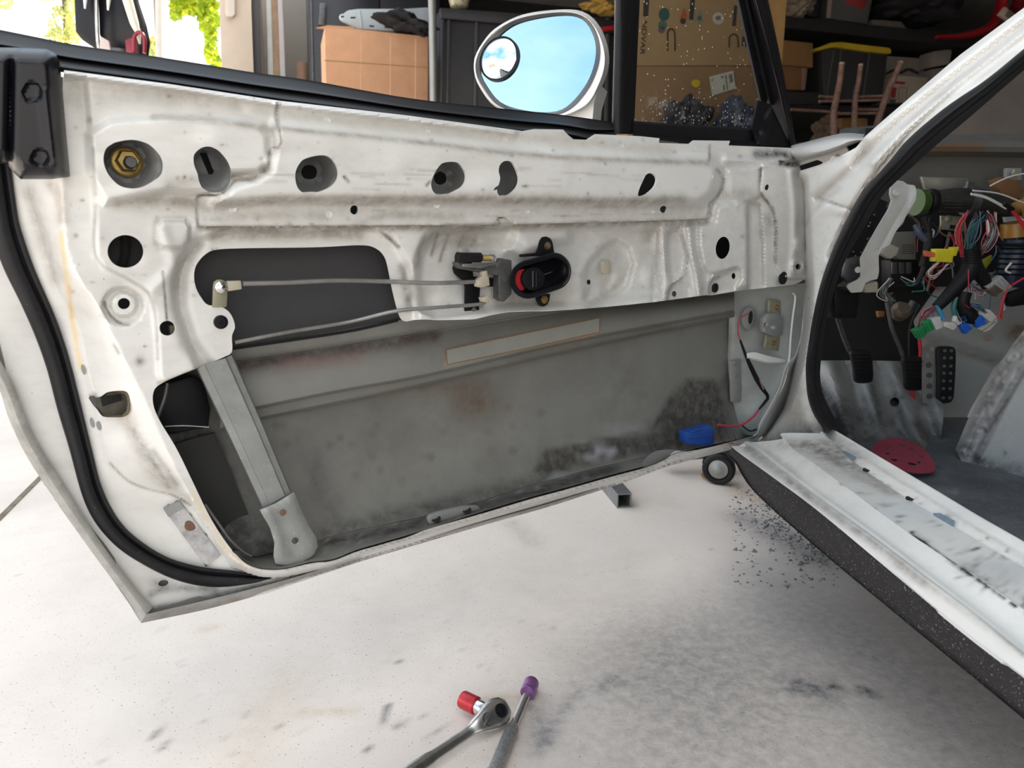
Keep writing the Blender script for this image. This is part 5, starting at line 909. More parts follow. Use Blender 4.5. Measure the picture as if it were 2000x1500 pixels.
# ================================================================== sanding disc in the footwell
DP = hor(.262)
dn = np.array([.10, -.25, .96]); DPL = Plane(hor(.262)([(1765,890)])[0], dn)
cen_ = DPL([(1765,890)])[0]
DISC = sheet('sanding_disc', DPL, res([(1702,881),(1708,868),(1722,859),(1745,855),(1768,858),(1795,870),(1818,893),(1827,910),(1822,921),(1806,924),(1775,922),(1745,912),(1715,897)], 5, True), [ell(1762,870,8,2.6,.1,10), ell(1735,874,6,2.4,-.1,10), ell(1733,886,5,2.6,0,10), ell(1781,878,4,2,.3,10), ell(1799,893,5,2.2,.3,10), ell(1747,898,7,2.4,.1,10), ell(1782,906,9,2.6,.15,10), ell(1795,903,4,2,.1,10)], lambda Q: .006*np.cos(np.clip(np.hypot((Q[:, 0]-1765)/62, (Q[:, 1]-890)/34), 0, 1)*1.5), mat('disc_red', (.27,.035,.06), .75, vary=.12, scale=30, bump=.2, bscale=500), step=5, thick=.0015,
  label='round dark red sanding disc with small dust holes lying in the driver footwell', cat='sanding disc')
# ================================================================== garage shell
CONC = mat('concrete', (.79,.70,.635), .8, vary=.05, scale=2.2, grime=(.36,.30,.25), gs=1.4, ga=.4, speck=(260,.665,(.20,.18,.17)), marks=True, bump=.12, bscale=300)
# near floor carries stains in its own vertices
xs = np.arange(-1.6, 1.6, .011); ys = np.arange(.3, 2.6, .011); X, Y = np.meshgrid(xs, ys); Vf = np.stack([X.ravel(), Y.ravel(), np.zeros(X.size)], 1)
def fl(px, py): return hor(0)([(px, py)])[0][:2]
def flm(rgb, s, pts, w):
    return ('L', [tuple(fl(*p)) for p in pts], w, rgb, s)
FM = [flm((.24,.23,.23), .4, [(1330,1500),(1350,1350),(1420,1250),(1600,1200),(1850,1330)], .17), flm((.22,.21,.20), .35, [(1300,1300),(1500,1400),(1800,1500)], .2),
 flm((.19,.19,.20), .55, [(1450,1010),(1520,1050),(1600,1090)], .05), flm((.40,.27,.16), .45, [(1450,960),(1520,985)], .05), flm((.14,.14,.15), .7, [(1560,1340),(1600,1350)], .028), flm((.06,.06,.07), .9, [(1684,1347),(1700,1356)], .010), flm((.07,.07,.08), .9, [(1622,1339),(1635,1343)], .008),
 flm((.16,.16,.17), .4, [(1050,1470),(1090,1400),(1130,1350)], .012), flm((.12,.12,.14), .45, [(1060,1440),(1040,1380)], .02), flm((.14,.14,.16), .5, [(1180,1340),(1200,1330)], .014),
 flm((.48,.36,.20), .35, [(590,1392),(690,1388)], .010), flm((.52,.38,.22), .4, [(400,1228),(415,1226)], .012), flm((.50,.36,.22), .22, [(480,1480),(560,1320)], .05), flm((.16,.15,.15), .6, [(300,1440),(312,1425)], .006), flm((.16,.15,.15), .5, [(318,1462),(326,1452)], .006),
 flm((.12,.12,.12), .8, [(700,1490),(735,1440),(758,1378)], .0018), flm((.60,.55,.50), .16, [(905,1160),(880,1260),(840,1330)], .006), flm((.6,.56,.5), .12, [(960,1020),(900,1170)], .008), flm((.6,.56,.5), .12, [(1290,1050),(1350,1120),(1370,1200)], .008),
 flm((.15,.13,.16), .6, [(775,1418),(790,1412)], .006), flm((.12,.11,.12), .7, [(774,1293),(780,1291)], .004), flm((.36,.24,.14), .45, [(960,1372),(1000,1365)], .015), flm((.3,.28,.26), .3, [(1000,1020),(1040,1060)], .03)]
for i in range(60):
    p = (rng.uniform(0, 1900), rng.uniform(1000, 1500)); FM.append(('B', (*fl(*p), rng.uniform(.001,.0028), rng.uniform(.001,.0028)), 0, (.10,.10,.10), rng.uniform(.3,.8)))
for i in range(50):
    p = fl(rng.uniform(200, 1900), rng.uniform(1050, 1500)); a = rng.uniform(0, 3.14); l = rng.uniform(.03,.15); FM.append(('L', [tuple(p), (p[0]+l*math.cos(a), p[1]+l*math.sin(a))], .0016, (.58,.54,.5) if i % 2 else (.2,.2,.2), rng.uniform(.15,.4)))
nx = len(xs); Ff = [(j*nx+i, j*nx+i+1, (j+1)*nx+i+1, (j+1)*nx+i) for j in range(len(ys)-1) for i in range(nx-1)]
at_ = paint(Vf[:, :2], FM)
mk('floor', Vf, Ff, CONC, attr=at_, kind='structure', split=0)
x0, x1, y0, y1 = xs[0], xs[-1], ys[0], ys[-1]; BX = [(-16,-16),(16,-16),(16,16),(-16,16)]
vv = [(-16,-16,0),(8,-16,0),(8,10,0),(-16,10,0),(x0,y0,0),(x1,y0,0),(x1,y1,0),(x0,y1,0)]
mk('floor', vv, [(0,1,5,4),(1,2,6,5),(2,3,7,6),(3,0,4,7)], CONC, attr=np.zeros((8,4)), kind='structure', split=0)
# expansion joint
ja, jb = fl(0, 1012), fl(76, 936); jd = (jb-ja)/np.linalg.norm(jb-ja)
MB().box(((ja+jb)/2).tolist()+[.0005], (6, .014, .003), X=(jd[0], jd[1], 0), Y=(-jd[1], jd[0], 0)).make('trim_1', mat('joint_filler', (.20,.16,.12), .9, vary=.4, scale=30), kind='structure')
J = np.array([-1.80, 5.5, 0.]); S0 = J[:2]@GG[:2]      # jamb, and the opening line runs along GM through it
def gp_(a, b, z): return J+GG*a+GM*b+np.array([0, 0, z])   # a: into the garage, b: along the opening (towards the far wall)
wallm = mat('wall_paint', (.20,.19,.175), .8, vary=.04)
def gbox(name, a0, a1, b0, b1, z0, z1, m_, **k):
    c = gp_((a0+a1)/2, (b0+b1)/2, (z0+z1)/2); return MB().box(c, (abs(a1-a0), abs(b1-b0), abs(z1-z0)), X=GG, Y=GM).make(name, m_, k.pop('parent', None), **k)
gbox('wall_back', -.2, 8.3, .62, .77, 0, 2.6, wallm, kind='structure')
gbox('wall_right', 8.2, 8.35, -9, .7, 0, 2.6, wallm, kind='structure')
gbox('wall_near', 2.6, 8.3, -9.15, -9, 0, 2.6, wallm, kind='structure')
gbox('ceiling', .8, 8.3, -9, .75, 2.6, 2.7, mat('ceiling_paint', (.22,.21,.20), .9), kind='structure')  # unseen; front edge set back to let more sky light onto the floor
gbox('wall_header', .68, .82, -9, .75, 2.42, 2.7, wallm, kind='structure')  # unseen header, set back with the ceiling edge for the same light

# jamb, trims and the side of the opening
def gpr(name, poly, d, depth, m_, parent=None, **k):
    bev = k.pop('bevel', .004); h = k.pop('h', 0); return MB().prism(poly, gar(d), h, depth).make(name, m_, parent, bevel=bev, **k)
stucco = mat('stucco', (.46,.39,.32), .85, vary=.05, bump=.4, bscale=80)
gpr('wall_left', [(427,-60),(487,-60),(497,200),(434,200)], 5.75, .5, stucco, kind='structure')
gpr('trim_2', [(519,-60),(530,-60),(538,200),(524,200)], 6.05, .1, mat('trim_white', (.62,.63,.63), .5), kind='structure')
gpr('trim_3', [(528,-60),(541,-60),(552,200),(536,200)], 6.02, .05, mat('trim_wood', (.30,.20,.12), .6, vary=.2, scale=20), kind='structure')
gpr('trim_4', [(540,-60),(548,-60),(560,200),(549,200)], 6.0, .05, mat('trim_pale', (.44,.42,.44), .6), kind='structure')
T_ = empty('door_track', gar(5.9)([(505,200)])[0], 'dark steel roller door track rising beside the beige jamb', 'track')
gpr('track_channel', [(486,-60),(503,-60),(514,200),(499,200)], 5.9, .05, mat('track_dark', (.05,.05,.055), .5), T_)
gpr('track_lip', [(503,-60),(508,-60),(519,200),(513,200)], 5.9, .02, mat('track_brown', (.09,.075,.06), .5), T_)
gpr('sensor_box', res([(439,-40),(457,-40),(459,28),(455,32),(444,31),(440,27)], 4, True, False), 5.7, .05, mat('sensor_cream', (.52,.46,.41), .5), bevel=.008, label='small cream plastic box fixed high on the beige garage jamb', cat='sensor box')
b = MB().tube(gar(6.1)([(592,124),(590,300)], 0), .05, 20, smooth=False); b.make('cardboard_tube', mat('tube_brown', (.20,.12,.08), .7), label='brown rolled tube standing left of the dark cabinet', cat='tube')
# tall dark cabinet
cabm = mat('cabinet_dark', (.022,.024,.032), .45, vary=.2)
CB = empty('storage_cabinet', gar(5.3)([(730,1100)])[0]*[1,1,0], 'tall dark blue-grey storage cabinet behind the open cardboard box', 'cabinet')
gpr('cabinet_body', [(600,-100),(860,-100),(856,400),(612,400)], 5.6, .45, cabm, CB)
gpr('cabinet_door', [(604,-100),(741,-100),(738,400),(616,400)], 5.6, .02, cabm, CB, h=.02)
gpr('cabinet_door', [(744,-100),(858,-100),(852,400),(741,400)], 5.6, .02, cabm, CB, h=.02)
gpr('cabinet_handle', [(624,5),(637,6),(634,50),(622,48)], 5.6, .03, M['darksteel'], CB, h=.05)
gpr('cabinet_edge', [(603,-100),(607,-100),(620,400),(616,400)], 5.6, .015, M['darksteel'], CB, h=.03)
# open cardboard box with metal parts
kraft = mat('kraft_board', (.50,.27,.15), .8, vary=.08, scale=14, grime=(.36,.19,.10), gs=4, ga=.5)
kraftd = mat('kraft_board_dark', (.30,.17,.075), .8, vary=.1, scale=10)
BX1 = empty('cardboard_box', gar(4.4)([(735,200)])[0], 'large open cardboard box of metal panels, in front of the dark cabinet', 'box')
gpr('box_body', [(634,50),(836,71),(836,200),(637,180)], 4.4, .42, kraft, BX1)
gpr('box_crease', [(634,117),(836,131),(836,133),(634,119)], 4.4, .001, kraftd, BX1, h=.001, bevel=0)
for x in (705, 762, 811): gpr('box_crease', [(x,58+(x-634)*.1),(x+2,58+(x-634)*.1),(x+1,200),(x-1,200)], 4.4, .001, mat('crease_light', (.58,.36,.22), .8), BX1, h=.001, bevel=0)
gpr('box_flap', [(616,54),(640,49),(690,52),(697,60),(640,56)], 4.45, .02, kraft, BX1, h=.05)
pan = mat('primed_panel', (.40,.46,.50), .45, vary=.1)
PN = gpr('metal_panel', res([(664,36),(662,28),(672,26),(678,20),(700,17),(790,17),(836,14),(840,60),(760,60),(700,56),(668,40)], 6, True, False), 4.6, .03, pan, label='pale grey stamped metal panel sticking out of the open cardboard box', cat='metal panel')
for q in ([(685,33),(695,33),(694,36),(684,36)],[(722,49),(731,50),(730,53),(721,52)],[(792,23),(802,22),(802,25),(792,26)],[(666,31),(672,31),(672,34),(666,34)]): gpr('panel_slot', q, 4.6, .001, M['dark'], PN, h=.001, bevel=0)
for x in (700, 743): gpr('panel_rib', [(x,20),(x+4,20),(x+9,54),(x+5,54)], 4.6, .006, pan, PN, h=.006)
def lump(name, px, rx, ry, d, m_, dep=.1, seed=0, rot=0, **k):
    r2 = np.random.default_rng(seed); c = gar(d)([px])[0]; bmx = bmesh.new(); bmesh.ops.create_icosphere(bmx, subdivisions=4, radius=1)
    ph = r2.uniform(0, 6, 9); V = []
    for v in bmx.verts:
        x, y, z = v.co; f = 1+.22*math.sin(5*x+ph[0])*math.sin(4*z+ph[1])+.13*math.sin(9*z+ph[2]+3*x)+.09*math.sin(13*x+ph[3]-7*z)+.06*math.sin(23*x+ph[4]+11*y)
        u, w = x*rx*f, z*ry*f; u, w = u*math.cos(rot)-w*math.sin(rot), u*math.sin(rot)+w*math.cos(rot); V.append(c+GG*u+GM*y*dep*f+np.array([0,0,1])*w)
    F = [tuple(v.index for v in f.verts) for f in bmx.faces]; bmx.free(); return mk(name, V, F, m_, **k)
lump('cloth', (795,48), .15, .05, 4.42, mat('black_cloth', (.012,.012,.014), .9), .12, 1, -.25, label='black cloth bunched on the metal panel in the open box', cat='cloth')
p0 = gar(4.25)([(843,-60),(847,230)], 0); MB().tube(p0, .022, 16, smooth=False).make('steel_post', mat('post_grey', (.30,.30,.29), .4, .6), label='grey steel post between the cardboard box and the black tote', cat='post')
# black tote behind the mirror
tm = mat('tote_black', (.028,.028,.033), .5, vary=.2); tr_ = mat('tote_edge', (.075,.075,.08), .4)
TT = empty('storage_tote', gar(4.7)([(1020,330)])[0], 'large ribbed black plastic tote behind the door mirror', 'tote')
gpr('tote_body', [(860,18),(1210,44),(1205,300),(853,260)], 4.7, .5, tm, TT)
gpr('tote_rim', [(859,14),(1212,40),(1212,66),(861,36)], 4.7, .04, tm, TT, h=.035, bevel=.01)
for x in (862, 874, 928, 1160, 1185): gpr('tote_rib', [(x,34),(x+6,35),(x+3,260),(x-4,260)], 4.7, .02, tr_, TT, h=.02)
jar = MB().lathe(gar(4.8)([(897,17)])[0], (0,0,1), [(.04,0),(.055,.01),(.07,.06),(.07,.12)], 20).make('glass_bowl', mat('jar_pale', (.40,.38,.26), .4, vary=.6, scale=40), label='small bowl of pale balls standing on the black tote', cat='bowl')
lump('cloth', (1172,14), .11, .035, 4.6, mat('yellow_cloth', (.40,.25,.05), .9), .08, 4, -.1, label='mustard yellow cloth left of the window pillar', cat='cloth')
gpr('red_strap', [(1165,54),(1200,49),(1200,58),(1168,62)], 4.55, .02, mat('strap_red', (.45,.01,.02), .6), label='short red strap showing between mirror and pillar', cat='strap')
# shelving unit against the far wall
shm = mat('shelf_black', (.012,.012,.013), .6, vary=.2)
SH = empty('shelving_unit', gar(5.2)([(1700,900)])[0]*[1,1,0], 'black shelving unit full of boxes and bins across the garage wall', 'shelving')
gpr('back_panel', [(850,-160),(2300,-160),(2300,420),(850,420)], 6.2, .03, M['dark'], SH)
gpr('shelf', [(1215,0),(1530,31),(1800,58),(2200,100),(2200,130),(1800,83),(1530,54),(1215,22)], 4.9, .9, shm, SH)
gpr('shelf', [(1215,198),(1530,204),(1800,209),(2200,216),(2200,232),(1800,223),(1530,218),(1215,212)], 4.75, .9, shm, SH)
gpr('upright', [(1500,-160),(1512,-160),(1510,420),(1500,420)], 5.2, .05, shm, SH)
# big printed carton seen through the quarter window
cm = mat('carton_brown', (.27,.165,.09), .8, vary=.1, scale=4, grime=(.26,.15,.07), gs=2.5, ga=.5)
CT = empty('cardboard_carton', gar(3.7)([(1370,300)])[0], 'big brown printed carton standing behind the quarter window glass', 'box')
gpr('carton_face', [(1225,-60),(1500,-60),(1494,128),(1226,128)], 3.7, .16, mat('carton_upper', (.33,.225,.12), .8, vary=.08, scale=5), CT)
gpr('carton_face', [(1226,129),(1494,129),(1490,288),(1226,288)], 3.7, .15, cm, CT, h=-.01)
gpr('carton_side', [(1500,-60),(1542,-60),(1524,170),(1494,170)], 3.85, .1, mat('carton_side', (.44,.27,.11), .8), CT)
def deco(name, poly, col, rough=.7, h=.0015): return gpr(name, poly, 3.7, .001, mat('ink_'+name, col, rough, vary=.15, scale=60), CT, h=h, bevel=0)
blk = (.035,.035,.03)
for q in ([(1259,-40),(1270,-40),(1266,32),(1256,32)],[(1349,-10),(1358,-8),(1354,39),(1346,38)],[(1434,10),(1440,12),(1437,52),(1430,50)],[(1450,70),(1460,75),(1459,92),(1449,90)]): deco('ink_bar', q, blk)
for (cx, cy, r1, r2, c_) in ((1297,28,10.5,13,(.03,.10,.085)),(1294,49,8.5,9,(.08,.15,.14)),(1292,58,7,7,(.13,.11,.13)),(1366,30,5,10,(.17,.22,.19)),(1366,38,6.5,8,(.17,.22,.19)),(1403,36,11,12,(.45,.43,.38)),(1334,41,5.5,6,(.04,.04,.035))): deco('printed_emblem', ell(cx,cy,r1,r2), c_)
deco('printed_emblem', [(1337,15),(1342,30),(1340,38),(1328,38),(1330,28)], (.38,.10,.03)); deco('printed_emblem', ell(1403,35,5.5,4.5), (.14,.14,.13), h=.0025)
def arch(cx, top, bot, w, name='printed_arch'):
    P = [(cx-w, bot)]+[(cx+w*math.cos(a), top+w*1.2-w*1.2*math.sin(a)) for a in np.linspace(math.pi, 0, 12)]+[(cx+w+1, bot)]; Q = [(cx+w-2.4, bot)]+[(cx+(w-3)*math.cos(a), top+w*1.2-(w-3)*1.2*math.sin(a)) for a in np.linspace(0, math.pi, 12)]+[(cx-w+2.6, bot)]
    deco(name, P+Q, (.05,.03,.025))
arch(1311,55,100,8.5); arch(1433,65,93,10)
def text_on(s, px0, px1, d, size, m_, parent, name, h=.003, rot=0):
    cu = bpy.data.curves.new(name, 'FONT'); cu.body = s; cu.size = size; cu.extrude = .0006; cu.align_x = 'LEFT'
    o = bpy.data.objects.new(name, cu); COL.objects.link(o); bpy.context.view_layer.update()
    me = bpy.data.meshes.new_from_object(o); bpy.data.objects.remove(o)
    V = np.array([v.co for v in me.vertices]); F = [tuple(p.vertices) for p in me.polygons]
    A, B = gar(d)([px0], h)[0], gar(d)([px1], h)[0]; ex = (B-A)/np.linalg.norm(B-A); nn = -GM; ey = np.cross(nn, ex)
    W_ = V[:, 0].max()-V[:, 0].min(); V3_ = A+np.outer((V[:, 0]-V[:, 0].min())*np.linalg.norm(B-A)/W_, ex)+np.outer(V[:, 1], ey)+np.outer(V[:, 2], nn)
    return mk(name, V3_, F, m_, parent, smooth=False, split=0)
ink = mat('ink_black', (.02,.02,.02), .7)
text_on('NDVAR', (1255,40), (1250,106), 3.7, .040, ink, CT, 'printed_lettering')
LB = deco('shipping_label', [(1385,150),(1432,138),(1437,173),(1391,187)], (.50,.50,.46), .6, .002)
for q in ([(1389,155),(1392,154),(1393,158),(1390,159)],[(1408,149),(1413,148),(1414,152),(1409,153)],[(1416,147),(1419,146),(1422,175),(1420,176)],[(1423,146),(1430,144),(1432,160),(1426,162)],[(1412,166),(1415,165),(1416,176),(1413,177)]): gpr('label_print', q, 3.7, .0006, mat('label_ink', (.16,.16,.15), .7), CT, h=.003, bevel=0)
deco('yellow_sticker', ell(1359,163,9,8,0,10), (.55,.42,.02), .6, .002)
lump('cloth', (1440,236), .12, .12, 3.5, mat('navy_cloth', (.03,.04,.075), .9), .06, 9, .2, label='dark blue cloth heaped below the printed carton', cat='cloth')
lump('cloth', (1340,238), .14, .115, 3.5, mat('charcoal_cloth', (.025,.025,.03), .9), .06, 11, .1, label='charcoal cloth heaped below the printed carton, left of the blue one', cat='cloth')
# cartons and bins between the two shelves
dk = mat('kraft_shade', (.235,.125,.045), .8, vary=.1)
def thing(name, poly, d, dep, m_, label, cat, group=None, **k): return gpr(name, poly, d, dep, m_, label=label, cat=cat, group=group, **k)
thing('cardboard_box', [(1520,77),(1588,84),(1588,132),(1521,127)], 4.8, .25, dk, 'brown cardboard box on top of another, left of the yellow-lidded bin', 'box')
thing('cardboard_box', [(1522,128),(1570,132),(1570,176),(1526,174)], 4.8, .25, mat('kraft_shade2', (.20,.10,.04), .8), 'brown cardboard box underneath the wider one, by the window frame', 'box')
gpr('pinkish_slat', [(1566,132),(1578,133),(1573,176),(1566,176)], 4.8, .01, mat('pink_wood', (.22,.13,.10), .7), bpy.data.objects['cardboard_box.001'], h=.012)  # pinkish wooden slat beside the box, parented to it
thing('storage_bin', [(1524,178),(1604,181),(1604,205),(1524,203)], 4.8, .25, mat('bin_dark', (.025,.025,.028), .6), 'low plain black bin below the brown boxes', 'bin')
YB = empty('lidded_bin', gar(4.8)([(1665,200)])[0], 'tall ribbed black bin with a yellow lid on the shelf', 'bin')
gpr('bin_body', [(1606,98),(1632,92),(1734,104),(1722,200),(1610,196)], 4.8, .35, tm, YB)
gpr('lid', [(1588,97),(1606,90),(1624,83),(1645,82),(1700,89),(1737,93),(1741,97),(1740,105),(1700,101),(1632,92),(1616,94),(1600,99)], 4.8, .38, mat('lid_yellow', (.50,.36,.02), .45), YB, h=.03)
for a_, b_ in ((1629,1613),(1642,1637),(1699,1684)): gpr('bin_rib', [(a_,96),(a_+3,96),(b_+3,198),(b_,198)], 4.8, .012, mat('rib_grey', (.06,.06,.06), .5), YB, h=.012)
gpr('pale_carton', [(1728,109),(1805,114),(1802,206),(1738,204)], 5.14, .2, mat('pale_card', (.20,.185,.16), .8), label='greyish carton with a black sketch printed on it', cat='box')
def inkq(polys, d, col, par, name):
    for q in polys: gpr(name, q, d, .001, mat('ink_'+name, col, .7), par, h=.002, bevel=0)
pc = bpy.data.objects['pale_carton']
inkq([[(1729,143),(1740,136),(1752,134),(1745,140),(1733,146)],[(1754,142),(1770,133),(1780,133),(1790,138),(1800,144),(1798,147),(1786,143),(1774,138),(1760,145)]], 5.14, (.02,.02,.02), pc, 'printed_sketch')
wc_ = thing('white_carton', [(1745,150),(1752,147),(1813,151),(1808,190),(1790,202),(1738,200)], 4.85, .2, mat('white_card', (.33,.29,.24), .8), 'off-white carton with red printing in front of the grey one', 'box')
inkq([[(1745,158),(1768,160),(1767,165),(1744,163)],[(1742,170),(1752,171),(1748,192),(1740,190)]], 4.85, (.28,.02,.02), wc_, 'red_print')
inkq([[(1756,170),(1771,171),(1770,172),(1757,171.5)],[(1756,171),(1757,171),(1755,196),(1754,196)],[(1771,171),(1772,171),(1771,194),(1770,194)]], 4.85, (.12,.1,.08), wc_, 'line_print')
inkq([[(1738,193),(1750,194),(1749,201),(1738,200)]], 4.85, (.03,.08,.09), wc_, 'teal_print')
thing('white_carton', [(1825,100),(1860,96),(1855,125),(1821,131)], 5.0, .15, mat('grey_card', (.22,.20,.19), .8), 'small pale carton on the shelf, upper of two beside the pillar', 'box')
thing('white_carton', [(1821,135),(1856,130),(1850,206),(1817,206)], 5.0, .15, mat('grey_card2', (.20,.18,.17), .8), 'small pale carton below its twin beside the pillar', 'box')
thing('cardboard_box', [(1644,230),(1666,230),(1666,250),(1645,250)], 4.9, .1, dk, 'tiny brown box behind the stool, left of a second one', 'box')
thing('cardboard_box', [(1675,230),(1695,231),(1694,250),(1675,250)], 4.9, .1, mat('kraft_shade3', (.26,.14,.05), .8), 'tiny brown box behind the stool, the right one of two', 'box')
# upturned rustic stool
wd = mat('rough_wood', (.22,.13,.10), .75, vary=.4, scale=30, grime=(.35,.27,.24), gs=20, ga=.6)
ST = empty('wooden_stool', gar(4.1)([(1670,300)])[0], 'upturned rough wooden stool with bare stick legs in front of the shelves', 'stool')
ST4 = gar(4.1)
for pts, r_ in (([(1644,124),(1640,160),(1632,200),(1628,230),(1632,318)],.021),([(1681,127),(1677,160),(1670,200),(1666,318)],.018),([(1759,122),(1745,155),(1728,195),(1690,318)],.021)):
    l_ = MB().tube(ST4(pts, 0), [r_*.8,r_,r_*1.1,r_], 12).make('leg', wd, ST); MB().lathe(ST4([pts[0]])[0], (0,0,1), [(r_*.85,-.006),(r_*.8,.006),(r_*.5,.008)], 12).make('leg_tip', mat('tip_pale', (.42,.36,.28), .6), l_)
for pts in ([(1600,188),(1630,190)],[(1600,198),(1660,197),(1724,195)],[(1676,189),(1726,187)],[(1545,214),(1600,217),(1640,221)],[(1640,222),(1720,221)],[(1674,214),(1718,214)]): MB().tube(gar(4.12)(pts, 0), .009, 8).make('rung', wd, ST)
lump('burlap_bundle', (1612,262), .09, .11, 4.38, mat('burlap', (.12,.085,.06), .95, vary=.4, scale=30), .08, 21, .4, label='dark tangled bundle at the foot of the stool', cat='bundle')
BT = gar(3.85)([(1500,300)])[0]; zt = 1.14
WB = empty('workbench', (BT[0], BT[1], 0), 'dark workbench behind the car carrying the carton and the stool', 'workbench')
MB().box(BT*[1,1,0]+[0,0,zt-.02], (2.0, 1.3, .04), X=GG, Y=GM).make('bench_top', shm, WB)
for a in (-.95, .95):
    for b_ in (-.6, .6): MB().box(BT*[1,1,0]+GG*a+GM*b_+np.array([0,0,(zt-.04)/2]), (.06,.06,zt-.04), X=GG, Y=GM).make('bench_leg', shm, WB)
# top shelf
lump('canvas_bag', (1556,8), .13, .10, 5.0, mat('canvas', (.20,.165,.125), .9, vary=.15, scale=10), .12, 31, label='beige canvas bag at the left end of the top shelf', cat='bag')
GT = thing('storage_tote', [(1626,-40),(1712,-40),(1694,47),(1620,36)], 5.0, .4, mat('tote_grey', (.085,.085,.085), .5), 'grey translucent tote with something red inside, on the top shelf', 'tote')
gpr('tote_handle_edge', [(1622,-40),(1629,-40),(1623,36),(1616,35)], 5.0, .02, mat('edge_pale', (.28,.23,.2), .6), GT, h=.02)
gpr('red_content', [(1650,-40),(1700,-40),(1692,8),(1683,19),(1668,12),(1652,4)], 5.0, .004, mat('content_red', (.28,.03,.03), .6), GT, h=.003)
thing('storage_tote', [(1584,-40),(1608,-40),(1602,34),(1578,31)], 5.05, .4, mat('tote_navy', (.013,.015,.022), .5), 'very dark tote right of the beige canvas bag', 'tote')
thing('flat_carton', [(1705,38),(1760,42),(1772,56),(1704,50)], 5.0, .2, mat('flat_grey', (.11,.10,.09), .8), 'flat grey carton under the big black bag', 'box')
lump('black_bag', (1790,0), .36, .17, 5.0, mat('bag_black', (.006,.006,.009), .8), .25, 41, .05, label='big black bag filling the middle of the top shelf', cat='bag')
MB().tube(gar(4.6)([(1961,-60),(1958,0),(1946,35),(1925,58),(1880,70),(1830,72)], 0), [.05,.055,.06,.05,.03,.02], 14, flat=.6).make('red_hoop', mat('hoop_red', (.25,.004,.010), .4), label='curved red plastic hoop above the white pillar', cat='hoop')
MB().tube(gar(4.65)([(1992,-60),(1990,0),(1980,20)], 0), .045, 12).make('red_bar', mat('bar_red', (.16,.004,.010), .4), label='dark red bar behind the white plug, next to the hoop', cat='bar')
PLG = gpr('white_plug', [(1964,13),(1982,27),(1970,40),(1953,28)], 4.45, .03, mat('plug_white', (.5,.42,.36), .5), label='small white plastic plug hanging by the red hoop', cat='plug')
gpr('plug_face', [(1970,18),(1983,27),(1972,38),(1963,31)], 4.45, .003, mat('plug_grey', (.16,.14,.12), .5), PLG, h=.003)
# ------------------------------------------------------------------ beyond the opening
def yp(y): return Plane((0, y, 0), (0, -1, 0))
MSH = empty('machine_shell', yp(2.6)([(210,140)])[0], 'shiny black curved machine shell with a red handle beyond the door', 'machine')
bg_ = M['blackgloss']
MB().prism(res([(142,-60),(186,-60),(188,60),(192,100),(172,86),(160,78),(147,62)], 6, True, False), yp(2.6), 0, .02).make('left_panel', bg_, MSH, bevel=.004)
MB().prism(res([(189,-60),(256,-60),(266,0),(282,48),(289,80),(284,120),(250,110),(214,96),(194,70)], 6, True, False), yp(2.62), 0, .02).make('right_panel', bg_, MSH, bevel=.004)
MB().tube(yp(2.58)([(187,-60),(190,60),(194,104)], 0), .006, 8).make('centre_rod', M['steel'], MSH)
MB().tube(yp(2.56)([(238,-40),(252,10),(264,50),(269,62),(273,86)], 0), [.018,.016,.014,.003], 12).make('white_band', mat('band_cream', (.70,.66,.55), .4), MSH)
for a_, b_ in (((167,-30),(166,17)),((214,-30),(211,20))): MB().tube(yp(2.57)([a_, b_], 0), [.012,.003], 8, smooth=False).make('white_tip', M['white'], MSH)
p_ = yp(2.62)([(232,100)])[0]; MB().tube([p_, p_*[1,1,0]], .05, 12, smooth=False).make('stand', M['darksteel'], MSH)
rh = MB().tube(yp(2.54)([(262,100),(262,75),(268,64),(276,64),(282,76),(282,104)], 0), .006, 10).make('red_handle', mat('handle_red', (.22,.012,.03), .35), MSH)
MB().prism([(244,78),(260,72),(262,104),(246,104)], yp(2.56), 0, .02).make('red_block', mat('block_red', (.20,.01,.03), .4), MSH, bevel=.003)
MB().prism([(195,70),(212,80),(216,100),(194,96)], yp(2.57), 0, .01).make('clear_bracket', mat('pinkish_clear', (.5,.42,.40), .4), MSH, bevel=.002)
pb = MB().tube(yp(8)([(309,-80),(312,160)], 0), .035, 12, smooth=False).make('lamp_post', mat('post_white', (.45,.43,.42), .5), label='thin pale post standing outside, left of the leafy tree', cat='post')
mat_dummy = None
def leafm(name, c):
    m = bpy.data.materials.new(name); m.use_nodes = True; t = m.node_tree; t.nodes.clear(); L = t.links.new
    oi = N(t, 'ShaderNodeNewGeometry'); r = ramp(t, [(0, tuple(x*.6 for x in c)+(1,)), (.55, tuple(c)+(1,)), (1, (min(1,c[0]*1.7), min(1,c[1]*1.2), c[2], 1))], oi.outputs['Random Per Island'])
    d = N(t, 'ShaderNodeBsdfDiffuse'); tl = N(t, 'ShaderNodeBsdfTranslucent'); x = N(t, 'ShaderNodeMixShader'); x.inputs[0].default_value = .5; o = N(t, 'ShaderNodeOutputMaterial')
    L(r.outputs[0], d.inputs[0]); L(r.outputs[0], tl.inputs[0]); L(d.outputs[0], x.inputs[1]); L(tl.outputs[0], x.inputs[2]); L(x.outputs[0], o.inputs[0]); return m
